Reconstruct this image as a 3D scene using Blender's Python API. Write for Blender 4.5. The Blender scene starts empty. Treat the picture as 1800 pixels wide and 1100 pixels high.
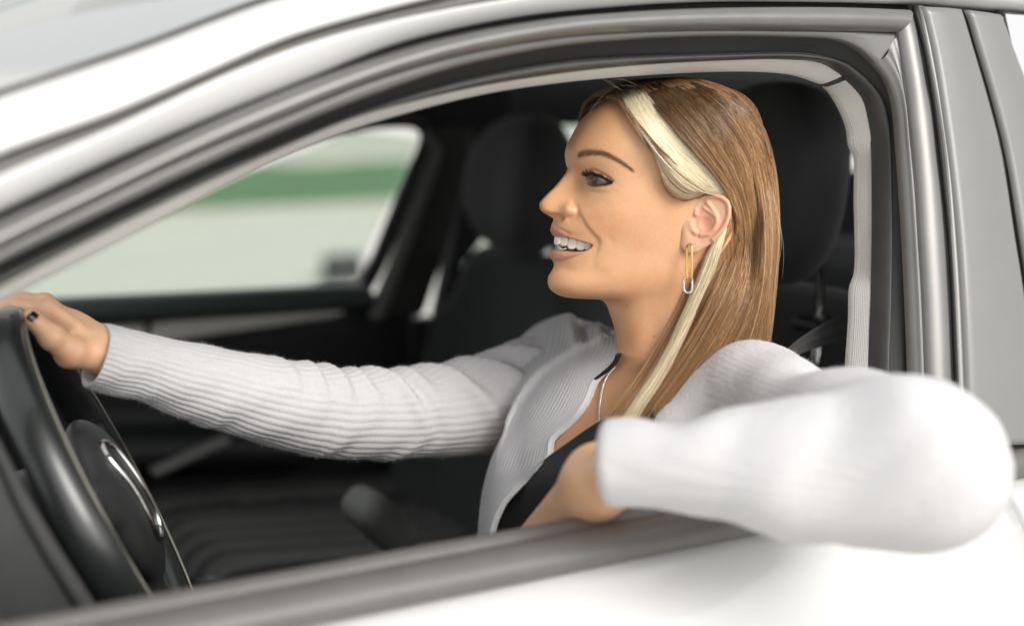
import bpy, math, random
import numpy as np

# ------------------------------------------------------------------ camera, sky, sun, exposure
SC = bpy.context.scene
COL = SC.collection
random.seed(7)
RNG = np.random.default_rng(11)

YAW, PITCH = math.radians(30.0), math.radians(9.5)
EYE = np.array([0.0, 0.0, 1.36])
FOC = 2500.0                                    # focal length in photograph pixels (50 mm on 36 mm)
FWD = np.array([math.sin(YAW)*math.cos(PITCH), math.cos(YAW)*math.cos(PITCH), -math.sin(PITCH)])
RGT = np.array([math.cos(YAW), -math.sin(YAW), 0.0])
UPV = np.cross(RGT, FWD)
cam_data = bpy.data.cameras.new('camera')
cam = bpy.data.objects.new('camera', cam_data); COL.objects.link(cam)
cam.location = EYE
cam.rotation_euler = (math.radians(90.0) - PITCH, 0.0, -YAW)
cam_data.sensor_width = 36.0; cam_data.lens = 50.0
cam_data.clip_start = 0.02; cam_data.clip_end = 3000.0
cam_data.dof.use_dof = True
cam_data.dof.focus_distance = 1.44
cam_data.dof.aperture_fstop = 1.7
cam_data.dof.aperture_blades = 0
SC.camera = cam

SUN_EL, SUN_AZ = math.radians(36.0), math.radians(166.0)      # azimuth clockwise from +Y
world = bpy.data.worlds.new('World'); SC.world = world; world.use_nodes = True
wn, wl = world.node_tree.nodes, world.node_tree.links
wn.clear()
w_sky = wn.new('ShaderNodeTexSky'); w_sky.sky_type = 'NISHITA'; w_sky.sun_disc = False
w_sky.sun_elevation = SUN_EL; w_sky.sun_rotation = SUN_AZ
w_sky.air_density = 1.0; w_sky.dust_density = 7.0; w_sky.ozone_density = 1.0
w_hs = wn.new('ShaderNodeHueSaturation'); w_hs.inputs['Saturation'].default_value = 0.14   # overcast: cloud takes the blue out
w_bg = wn.new('ShaderNodeBackground'); w_bg.inputs['Strength'].default_value = 0.15
w_out = wn.new('ShaderNodeOutputWorld')
w_mx = wn.new('ShaderNodeMix'); w_mx.data_type = 'RGBA'; w_mx.inputs[0].default_value = 0.6      # even cloud cover over the clear sky
w_mx.inputs[7].default_value = (6.2, 6.22, 6.25, 1)
wl.new(w_sky.outputs[0], w_hs.inputs['Color']); wl.new(w_hs.outputs[0], w_mx.inputs[6]); wl.new(w_mx.outputs[2], w_bg.inputs['Color'])
wl.new(w_bg.outputs[0], w_out.inputs['Surface'])

sun_data = bpy.data.lights.new('sun', 'SUN'); sun_data.energy = 1.4; sun_data.angle = math.radians(32.0)
sun_data.color = (1.0, 0.95, 0.88)
sun = bpy.data.objects.new('sun', sun_data); COL.objects.link(sun)
_sd = np.array([math.sin(SUN_AZ)*math.cos(SUN_EL), math.cos(SUN_AZ)*math.cos(SUN_EL), math.sin(SUN_EL)])
from mathutils import Vector
sun.rotation_euler = Vector(_sd).to_track_quat('Z', 'Y').to_euler()
sun.location = (0, -2, 6)

SC.view_settings.view_transform = 'Standard'; SC.view_settings.look = 'None'
SC.view_settings.exposure = 0.29; SC.view_settings.gamma = 1.0
SC.view_settings.use_curve_mapping = False
SC.cycles.use_denoising = True
SC.cycles.max_bounces = 8; SC.cycles.transparent_max_bounces = 12
SC.cycles.sample_clamp_indirect = 6.0

# ------------------------------------------------------------------ helpers
def ray(x, y): return FWD + (x-900.0)/FOC*RGT - (y-550.0)/FOC*UPV
def at(x, y, t): return EYE + t*ray(x, y)                       # point at depth t
def at_y(x, y, Y): d = ray(x, y); return EYE + d*(Y/d[1])       # point on the plane y = Y
def proj(q):
    q = np.asarray(q, float) - EYE; z = q @ FWD
    return 900.0 + FOC*(q @ RGT)/z, 550.0 - FOC*(q @ UPV)/z, z

DOORY, SILLZ, LEAN = 0.97, 0.985, 0.27
def side(x, y, off=0.0):                                        # point on the leaning side of the car, off metres further in
    d = ray(x, y); t = (DOORY + off + LEAN*(EYE[2]-SILLZ))/(d[1] - LEAN*d[2])
    return EYE + d*t

def smooth(e0, e1, v):
    t = np.clip((np.asarray(v, float)-e0)/(e1-e0), 0, 1); return t*t*(3-2*t)
def gauss(d): return np.exp(-np.asarray(d)**2)

def spline(pts, n, closed=False):
    """Catmull-Rom through pts (centripetal by chord), n samples evenly by arc length."""
    p = np.asarray(pts, float)
    if len(p) == 2:
        t = np.linspace(0, 1, n)[:, None]; return p[0]*(1-t) + p[1]*t
    e = np.vstack([2*p[0]-p[1], p, 2*p[-1]-p[-2]])
    out = []
    for i in range(1, len(e)-2):
        a, b, c, d = e[i-1], e[i], e[i+1], e[i+2]
        ta = max(np.linalg.norm(b-a), 1e-9)**.5; tb = max(np.linalg.norm(c-b), 1e-9)**.5; tc = max(np.linalg.norm(d-c), 1e-9)**.5
        m1 = (b-a)/ta - (c-a)/(ta+tb) + (c-b)/tb; m2 = (c-b)/tb - (d-b)/(tb+tc) + (d-c)/tc
        m1, m2 = m1*tb, m2*tb
        u = np.linspace(0, 1, 17)[:-1, None]
        out.append((2*u**3-3*u**2+1)*b + (u**3-2*u**2+u)*m1 + (-2*u**3+3*u**2)*c + (u**3-u**2)*m2)
    out.append(p[-1:]); q = np.vstack(out)
    s = np.r_[0, np.cumsum(np.linalg.norm(np.diff(q, axis=0), axis=1))]
    ss = np.linspace(0, s[-1], n)
    return np.stack([np.interp(ss, s, q[:, k]) for k in range(q.shape[1])], 1)

def interp_smooth(x, xs, ys):
    """monotone-ish smooth 1-D interpolation (pchip)."""
    xs, ys = np.asarray(xs, float), np.asarray(ys, float)
    h = np.diff(xs); d = np.diff(ys)/h
    m = np.zeros_like(ys)
    for i in range(1, len(xs)-1):
        if d[i-1]*d[i] > 0:
            w1, w2 = 2*h[i]+h[i-1], h[i]+2*h[i-1]; m[i] = (w1+w2)/(w1/d[i-1]+w2/d[i])
    m[0], m[-1] = d[0], d[-1]
    x = np.clip(np.asarray(x, float), xs[0], xs[-1])
    k = np.clip(np.searchsorted(xs, x)-1, 0, len(h)-1)
    u = (x-xs[k])/h[k]
    return (2*u**3-3*u**2+1)*ys[k] + (u**3-2*u**2+u)*m[k]*h[k] + (-2*u**3+3*u**2)*ys[k+1] + (u**3-u**2)*m[k+1]*h[k]

def empty(name, loc=(0, 0, 0), parent=None):
    o = bpy.data.objects.new(name, None); COL.objects.link(o); o.location = loc
    o.empty_display_size = 0.05
    if parent is not None: attach(o, parent)
    return o
def attach(o, parent):
    o.parent = parent
    bpy.context.view_layer.update()
    o.matrix_parent_inverse = parent.matrix_world.inverted()
def tag(o, label=None, cat=None, group=None, kind=None):
    for k, v in (('label', label), ('category', cat), ('group', group), ('kind', kind)):
        if v: o[k] = v
    return o

def make(name, V, Fq, mat, parent=None, flat=False, attrs=None):
    """one mesh object from vertices and faces (list or int array; -1 pads triangles)."""
    me = bpy.data.meshes.new(name)
    V = np.asarray(V, np.float32)
    if isinstance(Fq, np.ndarray):
        me.vertices.add(len(V)); me.vertices.foreach_set('co', V.ravel())
        k = Fq.shape[1]; n = len(Fq)
        me.loops.add(n*k); me.loops.foreach_set('vertex_index', Fq.astype(np.int32).ravel())
        me.polygons.add(n); me.polygons.foreach_set('loop_start', np.arange(0, n*k, k, dtype=np.int32))
        me.update(calc_edges=True); me.validate()
    else:
        me.from_pydata([tuple(map(float, v)) for v in V], [], [tuple(int(i) for i in f) for f in Fq])
    if not flat: me.polygons.foreach_set('use_smooth', np.ones(len(me.polygons), bool))
    if attrs:
        for an, av in attrs.items():
            av = np.asarray(av, np.float32)
            if av.ndim == 1:
                A = me.attributes.new(an, 'FLOAT', 'POINT'); A.data.foreach_set('value', av)
            else:
                A = me.attributes.new(an, 'FLOAT_COLOR', 'POINT')
                if av.shape[1] == 3: av = np.c_[av, np.ones(len(av), np.float32)]
                A.data.foreach_set('color', av.ravel())
    me.update()
    if mat is not None: me.materials.append(mat)
    o = bpy.data.objects.new(name, me); COL.objects.link(o)
    if parent is not None: attach(o, parent)
    return o

def grid_faces(n, m, cu=False, cv=False):
    i = np.arange(n if cu else n-1); j = np.arange(m if cv else m-1)
    I, J = np.meshgrid(i, j, indexing='ij')
    I2, J2 = (I+1) % n, (J+1) % m
    return np.stack([I*m+J, I2*m+J, I2*m+J2, I*m+J2], -1).reshape(-1, 4)
def join(parts):
    """[(V,F4)] -> V,F"""
    Vs, Fs, k = [], [], 0
    for v, f in parts:
        Vs.append(np.asarray(v, float)); Fs.append(np.asarray(f)+k); k += len(v)
    return np.vstack(Vs), np.vstack(Fs)

def frames(path):
    path = np.asarray(path, float)
    T = np.gradient(path, axis=0); T /= np.linalg.norm(T, axis=1)[:, None]
    N = np.zeros_like(T); ref = np.array([0, 0, 1.0])
    if abs(T[0] @ ref) > .9: ref = np.array([0, 1.0, 0])
    N[0] = ref - (ref @ T[0])*T[0]; N[0] /= np.linalg.norm(N[0])
    for i in range(1, len(T)):
        v = N[i-1] - (N[i-1] @ T[i])*T[i]; N[i] = v/np.linalg.norm(v)
    return T, N, np.cross(T, N)
def tube(path, rad, seg=10, caps=True, flat=1.0):
    path = np.asarray(path, float); n = len(path)
    rad = np.broadcast_to(np.asarray(rad, float), (n,))
    T, N, B = frames(path)
    th = np.linspace(0, 2*np.pi, seg, endpoint=False)
    V = path[:, None] + rad[:, None, None]*(np.cos(th)[None, :, None]*N[:, None]*flat + np.sin(th)[None, :, None]*B[:, None])
    V = V.reshape(-1, 3); F = grid_faces(n, seg, cv=True)
    if caps:
        V = np.vstack([V, path[0], path[-1]]); a, b = n*seg, n*seg+1
        j = np.arange(seg); j2 = (j+1) % seg
        F = np.vstack([F, np.stack([np.full(seg, a), j2, j, j], 1)*1, np.stack([np.full(seg, b), (n-1)*seg+j, (n-1)*seg+j2, (n-1)*seg+j2], 1)])
    return V, F
def make4(name, V, F, mat, parent=None, **k):
    """quads where a repeated last index means a triangle"""
    F = np.asarray(F); tri = F[:, 2] == F[:, 3]
    fl = [tuple(f[:3]) for f in F[tri]] + [tuple(f) for f in F[~tri]]
    return make(name, V, fl, mat, parent, **k)

# signed-distance modelling: solid shapes blended and turned into a surface
def nets(fn, lo, hi, h):
    lo, hi = np.asarray(lo, float), np.asarray(hi, float)
    n = np.ceil((hi-lo)/h).astype(int)+1
    ax = [lo[k]+h*np.arange(n[k]) for k in range(3)]
    X, Y, Z = np.meshgrid(*ax, indexing='ij')
    D = fn(np.stack([X, Y, Z], -1).reshape(-1, 3)).reshape(n).astype(np.float32)
    S = D < 0
    acc = np.zeros(tuple(n-1)+(3,), np.float32); cnt = np.zeros(tuple(n-1), np.float32)
    c8 = [(i, j, k) for i in (0, 1) for j in (0, 1) for k in (0, 1)]
    def sl(o): return tuple(slice(o[k], n[k]-1+o[k]) for k in range(3))
    for a in c8:
        for k in range(3):
            if a[k] == 0:
                b = list(a); b[k] = 1; b = tuple(b)
                da, db = D[sl(a)], D[sl(b)]
                m = (da < 0) != (db < 0)
                t = np.where(m, da/np.where(m, da-db, 1), 0)
                for q in range(3):
                    acc[..., q] += np.where(m, a[q] + (t if q == k else 0), 0)
                cnt += m
    act = cnt > 0
    idx = -np.ones(act.shape, int); idx[act] = np.arange(act.sum())
    pos = np.argwhere(act)
    V = lo + h*(pos + acc[act]/cnt[act][:, None])
    Fs = []
    for k in range(3):
        u, v = (k+1) % 3, (k+2) % 3
        s0 = [slice(1, n[q]-1) for q in range(3)]; s0[k] = slice(0, n[k]-1)
        s1 = list(s0); s1[k] = slice(1, n[k])
        A, B = S[tuple(s0)], S[tuple(s1)]
        for flip, m in ((False, A & ~B), (True, ~A & B)):
            e = np.argwhere(m)
            if not len(e): continue
            e = e + np.array([s0[q].start for q in range(3)])
            def cell(du, dv):
                c = e.copy(); c[:, u] -= du; c[:, v] -= dv; return idx[c[:, 0], c[:, 1], c[:, 2]]
            q = np.stack([cell(1, 1), cell(0, 1), cell(0, 0), cell(1, 0)], 1)
            if flip: q = q[:, ::-1]
            Fs.append(q)
    return V, np.vstack(Fs)
def smin(a, b, k):
    h = np.clip(.5+.5*(b-a)/k, 0, 1); return b*(1-h)+a*h - k*h*(1-h)
def smax(a, b, k): return -smin(-a, -b, k)
def sd_box(p, c, half, r, rot=None):
    q = p-np.asarray(c)
    if rot is not None: q = q @ rot
    q = np.abs(q)-np.asarray(half)+r
    return np.linalg.norm(np.maximum(q, 0), axis=1)+np.minimum(q.max(1), 0)-r
def sd_cone(p, a, b, ra, rb):
    a, b = np.asarray(a, float), np.asarray(b, float)
    ab = b-a; t = np.clip((p-a) @ ab/(ab @ ab), 0, 1)
    return np.linalg.norm(p-a-t[:, None]*ab, axis=1)-(ra+(rb-ra)*t)
def sd_ell(p, c, r, rot=None):
    q = p-np.asarray(c)
    if rot is not None: q = q @ rot
    r = np.asarray(r); k0 = np.linalg.norm(q/r, axis=1); k1 = np.linalg.norm(q/r**2, axis=1)
    return k0*(k0-1)/np.maximum(k1, 1e-9)
def rot_y(deg):
    a = math.radians(deg); c, s = math.cos(a), math.sin(a)
    return np.array([[c, 0, s], [0, 1, 0], [-s, 0, c]])
def rot_z(deg):
    a = math.radians(deg); c, s = math.cos(a), math.sin(a)
    return np.array([[c, -s, 0], [s, c, 0], [0, 0, 1]])

# ------------------------------------------------------------------ materials
def mat(name, col, rough=.5, metal=0.0, spec=.5, coat=0.0, noise=None, bump=None, sheen=0.0, **kw):
    m = bpy.data.materials.new(name); m.use_nodes = True
    nt = m.node_tree; b = nt.nodes['Principled BSDF']
    b.inputs['Base Color'].default_value = (*col, 1); b.inputs['Roughness'].default_value = rough
    b.inputs['Metallic'].default_value = metal; b.inputs['Specular IOR Level'].default_value = spec
    b.inputs['Coat Weight'].default_value = coat; b.inputs['Coat Roughness'].default_value = .08
    b.inputs['Sheen Weight'].default_value = sheen
    tc = nt.nodes.new('ShaderNodeTexCoord')
    if noise:                                                   # (scale, amount): colour and roughness unevenness
        t = nt.nodes.new('ShaderNodeTexNoise'); t.inputs['Scale'].default_value = noise[0]; t.inputs['Detail'].default_value = 6
        nt.links.new(tc.outputs['Object'], t.inputs['Vector'])
        mx = nt.nodes.new('ShaderNodeMix'); mx.data_type = 'RGBA'
        a = noise[1]
        mx.inputs[6].default_value = (*[c*(1-a) for c in col], 1); mx.inputs[7].default_value = (*[min(1, c*(1+a)) for c in col], 1)
        nt.links.new(t.outputs[0], mx.inputs[0]); nt.links.new(mx.outputs[2], b.inputs['Base Color'])
        mr = nt.nodes.new('ShaderNodeMapRange'); mr.inputs[3].default_value = rough*(1-a*.7); mr.inputs[4].default_value = min(1, rough*(1+a*.7))
        nt.links.new(t.outputs[0], mr.inputs[0]); nt.links.new(mr.outputs[0], b.inputs['Roughness'])
    if bump:                                                    # (scale, strength, distance)
        t = nt.nodes.new('ShaderNodeTexNoise'); t.inputs['Scale'].default_value = bump[0]; t.inputs['Detail'].default_value = 4
        nt.links.new(tc.outputs['Object'], t.inputs['Vector'])
        bp = nt.nodes.new('ShaderNodeBump'); bp.inputs['Strength'].default_value = bump[1]; bp.inputs['Distance'].default_value = bump[2]
        nt.links.new(t.outputs[0], bp.inputs['Height']); nt.links.new(bp.outputs[0], b.inputs['Normal'])
    return m
M = {}
M['paint'] = mat('white_car_paint', (.62, .62, .612), .28, coat=1.0, noise=(3, .015))
M['paint_sat'] = mat('grey_pillar_film', (.185, .185, .182), .38, coat=.45, noise=(40, .05), bump=(900, .03, .0004))
M['frame'] = mat('satin_grey_frame', (.20, .197, .19), .32, metal=.5, noise=(25, .12))
M['gasket'] = mat('black_rubber', (.012, .013, .013), .55, noise=(60, .3), bump=(300, .15, .0005))
M['rubber'] = mat('grey_rubber', (.06, .06, .058), .40, noise=(50, .25))
M['belt'] = mat('belt_rubber', (.13, .124, .116), .42, noise=(30, .15))
M['black'] = mat('black_plastic', (.016, .018, .018), .5, noise=(40, .3), bump=(600, .2, .0005))
M['gloss_black'] = mat('leather_black', (.016, .019, .0185), .34, spec=.7, coat=.35, bump=(420, .25, .0006))
M['liner'] = mat('dark_headliner', (.015, .017, .0165), .95, bump=(800, .3, .0008))
M['seatcloth'] = mat('black_seat_cloth', (.044, .047, .048), .9, sheen=.15, noise=(200, .25), bump=(900, .4, .0008))
M['chrome'] = mat('chrome', (.75, .75, .74), .12, metal=1.0)
M['alu'] = mat('brushed_aluminium', (.80, .79, .73), .38, metal=.35, noise=(20, .05))
M['teal'] = mat('dark_door_cap', (.045, .062, .057), .45, bump=(500, .2, .0006))
# ------------------------------------------------------------------ ground and what lies across the lot
def simple_grid(name, x0, x1, y0, y1, z, m, nx=2, ny=2):
    xs, ys = np.linspace(x0, x1, nx), np.linspace(y0, y1, ny)
    X, Y = np.meshgrid(xs, ys, indexing='ij')
    return make(name, np.stack([X, Y, np.full_like(X, z)], -1).reshape(-1, 3), grid_faces(nx, ny), m, flat=True)
M['lot'] = mat('pale_concrete', (.62, .61, .575), .9, noise=(.35, .12), bump=(30, .3, .01))
M['far_lot'] = mat('pale_paving', (.50, .51, .46), .9, noise=(.15, .14))
M['grass'] = mat('lawn', (.12, .225, .12), .9, noise=(1.2, .2), bump=(25, .8, .03))
M['kerb'] = mat('kerb_stone', (.5, .49, .46), .85, noise=(4, .1))
tag(simple_grid('ground', -400, 400, -400, 1500, 0.0, M['lot']), kind='structure')
tag(simple_grid('pavement', -200, 200, 24.0, 30.0, 0.012, M['far_lot']), kind='structure')

def grass_strip():
    n, m_ = 240, 26
    xs = np.linspace(-30, 45, n); ys = np.linspace(12.9, 19.6, m_)
    X, Y = np.meshgrid(xs, ys, indexing='ij')
    Z = .10 + .05*np.sin(X*1.7+Y*2.3)*np.sin(Y*1.1-X*.6) + RNG.normal(0, .012, X.shape)
    Z[:, 0] = Z[:, -1] = 0.0
    o = make('lawn_strip', np.stack([X, Y, Z], -1).reshape(-1, 3), grid_faces(n, m_), M['grass'])
    tag(o, kind='structure')
grass_strip()
def kerb(y, name='kerb'):
    V, F = [], []
    w, h, b = .15, .13, .02
    prof = [(0, 0), (0, h-b), (b, h), (w-b, h), (w, h-b), (w, 0)]
    V = [(x, y+p[0], p[1]) for x in (-60, 60) for p in prof]
    F = [(i, i+1, i+7, i+6) for i in range(5)]
    tag(make(name, V, F, M['kerb'], flat=True), kind='structure')
kerb(12.73); kerb(19.64)

def low_block():                                    # dark low thing on the paving, seen small through the far window
    c = at_y(603, 487, 8.7); c[2] = 0
    V, F = nets(lambda p: smin(sd_box(p, (0, 0, .09), (.13, .07, .09), .02), sd_box(p, (0, 0, .015), (.17, .10, .018), .01), .02), (-.2, -.14, -.02), (.2, .14, .22), .014)
    M['stop'] = mat('worn_rubber', (.05, .05, .05), .8, noise=(20, .3)); o = make('wheel_stop', V+c, F, M['stop'])
    tag(o, 'small dark rubber wheel stop lying alone on the pale paving', 'wheel stop')
low_block()

# ------------------------------------------------------------------ the car
car = empty('car', (1.0, 1.71, 0.0))
tag(car, 'white car with dark pillars and its driver window wound down', 'car')

# traced outlines of the door opening, photograph pixels: (over the top) and (down the rear pillar)
K = {
 'seam':  ([(-420, 330), (-200, 236), (0, 165), (240, 85), (470, 0), (700, -62), (1000, -112), (1400, -135), (1950, -120)], None),
 'rail':  ([(-420, 470), (-200, 360), (0, 272), (200, 200), (350, 135), (500, 70), (650, 25), (750, 0), (900, -35), (1100, -62), (1300, -72), (1650, -60), (1950, -30)], None),
 'drip':  ([(-420, 512), (-200, 405), (0, 310), (200, 225), (400, 132), (550, 75), (700, 35), (900, -2), (1100, -25), (1350, -36), (1650, -28), (1950, 0)], None),
 'body':  ([(-420, 580), (-200, 470), (0, 372), (200, 280), (400, 195), (550, 135), (700, 77), (900, 32), (1100, 11), (1250, 3), (1400, 3), (1610, 8), (1690, 14), (1800, 22), (1950, 40)], None),
 'f_out': ([(-420, 605), (-200, 495), (0, 395), (150, 325), (350, 230), (500, 165), (650, 110), (800, 66), (975, 34), (1100, 22), (1250, 15), (1400, 13), (1500, 14), (1601, 18)],
           [(1601, 18), (1608, 40), (1616, 80), (1629, 153), (1636, 188), (1647, 281), (1655, 350), (1661, 420), (1667, 520), (1672, 640), (1677, 780), (1680, 870)]),
 'f_in':  ([(-420, 655), (-200, 545), (0, 440), (150, 365), (350, 270), (500, 207), (650, 145), (800, 100), (975, 67), (1100, 57), (1250, 53), (1400, 54), (1500, 55), (1578, 57)],
           [(1578, 57), (1582, 80), (1589, 120), (1595, 157), (1604, 235), (1613, 327), (1619, 420), (1625, 520), (1630, 640), (1634, 780), (1636, 870)]),
 'flange':([(-420, 680), (-200, 570), (0, 462), (150, 390), (350, 295), (500, 228), (650, 168), (800, 118), (975, 82), (1100, 70), (1250, 64), (1400, 66), (1476, 71), (1513, 86), (1543, 112)],
           [(1543, 112), (1562, 135), (1576, 165), (1583, 200), (1588, 260), (1592, 312), (1599, 420), (1604, 520), (1608, 620), (1612, 780), (1614, 870)]),
 'rub_o': ([(-420, 700), (-200, 590), (0, 480), (150, 408), (350, 312), (500, 250), (650, 190), (800, 143), (975, 108), (1100, 98), (1250, 94), (1390, 92), (1440, 97), (1490, 113), (1522, 138)],
           [(1522, 138), (1543, 162), (1556, 190), (1561, 225), (1562, 265), (1564, 340), (1564, 420), (1562, 520), (1558, 640), (1555, 780), (1552, 870)]),
 'rub_i': ([(-420, 730), (-200, 620), (0, 505), (150, 425), (300, 350), (450, 280), (600, 215), (750, 173), (850, 151), (975, 131), (1100, 117), (1250, 108), (1380, 105), (1449, 112), (1483, 132)],
           [(1483, 132), (1508, 155), (1524, 176), (1536, 213), (1542, 253), (1544, 327), (1544, 420), (1542, 523), (1538, 637), (1535, 780), (1532, 870)]),
 'trim':  ([(-420, 760), (-200, 650), (0, 533), (250, 405), (450, 300), (600, 235), (700, 203), (850, 166), (975, 147), (1100, 135), (1250, 127), (1340, 127), (1400, 133), (1446, 148)],
           [(1446, 148), (1462, 160), (1483, 194), (1496, 228), (1500, 259), (1508, 273), (1510, 358), (1510, 482), (1502, 506), (1500, 564), (1495, 639), (1488, 780), (1485, 870)]),
}
NT, NS = 150, 80
def outline(key, off, part):
    pts = K[key][part]
    q = spline(pts, NT if part == 0 else NS)
    return np.array([side(x, y, off) for x, y in q])
def band(name, k0, o0, k1, o1, m, part=0, bulge=0.0, ns=9, lip0=.0, lip1=.0, parent=None, sl=None, prof=None):
    """moulded strip between two outlines; bulge outward, lips turn its edges inward."""
    A, B = outline(k0, o0, part), outline(k1, o1, part)
    if sl is not None: A, B = A[sl], B[sl]
    v = np.linspace(0, 1, ns)
    G = A[:, None]*(1-v)[None, :, None] + B[:, None]*v[None, :, None]
    bl = (np.sin(np.pi*v)**.7 if prof is None else np.interp(v, *zip(*prof)))
    G[..., 1] -= bulge*bl
    cols = [G]
    if lip0: a = G[:, :1].copy(); a[..., 1] += lip0; cols.insert(0, a)
    if lip1: a = G[:, -1:].copy(); a[..., 1] += lip1; cols.append(a)
    G = np.concatenate(cols, 1)
    n, k = G.shape[:2]
    u = np.r_[0, np.cumsum(np.linalg.norm(np.diff(G[:, k//2], axis=0), axis=1))]
    w = np.linalg.norm(G[n//2, 0]-G[n//2, -1])
    uu = np.repeat(u[:, None], k, 1); vv = np.repeat(np.linspace(0, w, k)[None], n, 0)
    return make(name, G.reshape(-1, 3), grid_faces(n, k)[:, ::-1], m, parent or car, attrs={'u': uu.ravel(), 'v': vv.ravel()})

# woven cloth on the pillar and headliner edge
def weave_mat():
    m = mat('woven_beige_cloth', (.44, .425, .39), .95, sheen=.2)
    nt = m.node_tree; b = nt.nodes['Principled BSDF']
    def A(n): a = nt.nodes.new('ShaderNodeAttribute'); a.attribute_name = n; return a.outputs['Fac']
    def mth(op, a, bb=None):
        x = nt.nodes.new('ShaderNodeMath'); x.operation = op
        for i, s in enumerate((a, bb)):
            if s is None: continue
            if isinstance(s, (int, float)): x.inputs[i].default_value = s
            else: nt.links.new(s, x.inputs[i])
        return x.outputs[0]
    s1 = mth('SINE', mth('MULTIPLY', mth('ADD', A('u'), A('v')), 2*math.pi/.0042))
    s2 = mth('SINE', mth('MULTIPLY', mth('SUBTRACT', A('u'), A('v')), 2*math.pi/.0042))
    h = mth('MULTIPLY', s1, s2)
    bp = nt.nodes.new('ShaderNodeBump'); bp.inputs['Strength'].default_value = .55; bp.inputs['Distance'].default_value = .0012
    nt.links.new(h, bp.inputs['Height']); nt.links.new(bp.outputs[0], b.inputs['Normal'])
    rmp = nt.nodes.new('ShaderNodeMapRange'); rmp.inputs[1].default_value = -1; rmp.inputs[3].default_value = 0; rmp.inputs[4].default_value = 1
    nt.links.new(h, rmp.inputs[0])
    mx = nt.nodes.new('ShaderNodeMix'); mx.data_type = 'RGBA'
    mx.inputs[6].default_value = (.66, .64, .595, 1); mx.inputs[7].default_value = (.86, .845, .80, 1)
    nt.links.new(rmp.outputs[0], mx.inputs[0]); nt.links.new(mx.outputs[2], b.inputs['Base Color'])
    return m
M['weave'] = weave_mat()

band('roof_rail', 'seam', .02, 'rail', -.004, M['paint'], bulge=.010, lip0=.03, lip1=.018)
band('drip_moulding', 'rail', .012, 'drip', .008, M['belt'], bulge=.004, lip0=.01, lip1=.02)
band('side_frame', 'drip', .002, 'body', .022, M['paint'], bulge=.003, lip0=.02, lip1=.03)
band('door_gap_seal', 'body', .036, 'f_out', .034, M['gasket'])
fr = band('window_frame', 'f_out', .004, 'f_in', .010, M['frame'], bulge=.010, lip0=.03, lip1=.006)
band('window_frame', 'f_out', .004, 'f_in', .010, M['frame'], part=1, bulge=.004, lip0=.03, lip1=.006)
band('frame_flange', 'f_in', .014, 'flange', .018, M['frame'], bulge=.002, lip1=.012, lip0=.01)
band('frame_flange', 'f_in', .014, 'flange', .018, M['frame'], part=1, bulge=.003, lip1=.012, lip0=.01, ns=13,
     prof=[(0, 0), (.15, 1), (.3, .2), (.5, .2), (.62, 1.6), (.8, 1.6), (.9, 0), (1, 0)])
band('window_channel', 'flange', .030, 'rub_o', .045, M['gasket'])
band('window_channel', 'flange', .030, 'rub_o', .045, M['gasket'], part=1)
band('door_seal', 'rub_o', .048, 'rub_i', .056, M['rubber'], bulge=.010, lip0=.02, lip1=.01)
band('door_seal', 'rub_o', .048, 'rub_i', .056, M['rubber'], part=1, bulge=.010, lip0=.02, lip1=.01)
band('headliner_edge', 'rub_i', .060, 'trim', .080, M['weave'], bulge=.003, lip1=.006, ns=15)
band('pillar_trim', 'rub_i', .060, 'trim', .084, M['weave'], part=1, bulge=.003, lip1=.008, ns=21, sl=slice(1, None))

# rear edge of the door: gap, strip and the two dark pillar panels, rear door glass
def quadstrip(name, left, right, off, m, n=60, bulge=0.0, lip=.012, parent=None, offr=None):
    L = np.array([side(x, y, off) for x, y in spline(left, n)]); Rr = np.array([side(x, y, off if offr is None else offr) for x, y in spline(right, n)])
    v = np.linspace(0, 1, 9)
    G = L[:, None]*(1-v)[None, :, None] + Rr[:, None]*v[None, :, None]
    G[..., 1] -= bulge*np.sin(np.pi*v)[None]
    e0, e1 = G[:, :1].copy(), G[:, -1:].copy(); e0[..., 1] += lip; e1[..., 1] += lip
    r0, r1 = G[:, :1].copy(), G[:, -1:].copy()          # softened edges
    G[:, 0] = G[:, 0]*.6+G[:, 1]*.4; G[:, -1] = G[:, -1]*.6+G[:, -2]*.4
    r0[..., 1] += .0025; r1[..., 1] += .0025
    G = np.concatenate([e0, r0, G, r1, e1], 1)
    t0, t1 = G[:1].copy(), G[-1:].copy(); t0[..., 1] += lip; t1[..., 1] += lip
    G = np.concatenate([t0, G, t1], 0)
    return make(name, G.reshape(-1, 3), grid_faces(*G.shape[:2])[:, ::-1], m, parent or car)
g_in = [(1601, 10), (1619, 80), (1638, 188), (1650, 281), (1664, 420), (1670, 520), (1675, 640), (1680, 780), (1683, 870)]
s_in = [(1613, 10), (1626, 80), (1646, 188), (1659, 281), (1670, 420), (1676, 520), (1681, 640), (1686, 780), (1689, 870)]
s_out = [(1622, 11), (1642, 100), (1658, 200), (1671, 296), (1683, 420), (1690, 520), (1696, 640), (1701, 780), (1704, 870)]
p_in = [(1624, 12), (1644, 100), (1660, 200), (1673, 296), (1686, 420), (1693, 520), (1699, 640), (1703, 780)]
p_out = [(1692, 17), (1697, 30), (1712, 80), (1738, 167), (1763, 265), (1788, 420), (1804, 520), (1818, 640), (1830, 780)]
q_in = [(1701, 18), (1706, 30), (1721, 80), (1747, 167), (1772, 265), (1798, 420), (1814, 520), (1828, 640), (1840, 780)]
q_out = [(1762, 27), (1770, 45), (1784, 85), (1812, 160), (1842, 265), (1876, 420), (1896, 520), (1915, 640), (1930, 780)]
gl_out = [(1955, 40), (2010, 200), (2060, 420), (2100, 600), (2130, 780)]
quadstrip('door_gap_seal', g_in, s_in, .012, M['gasket'], lip=.01)
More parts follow.
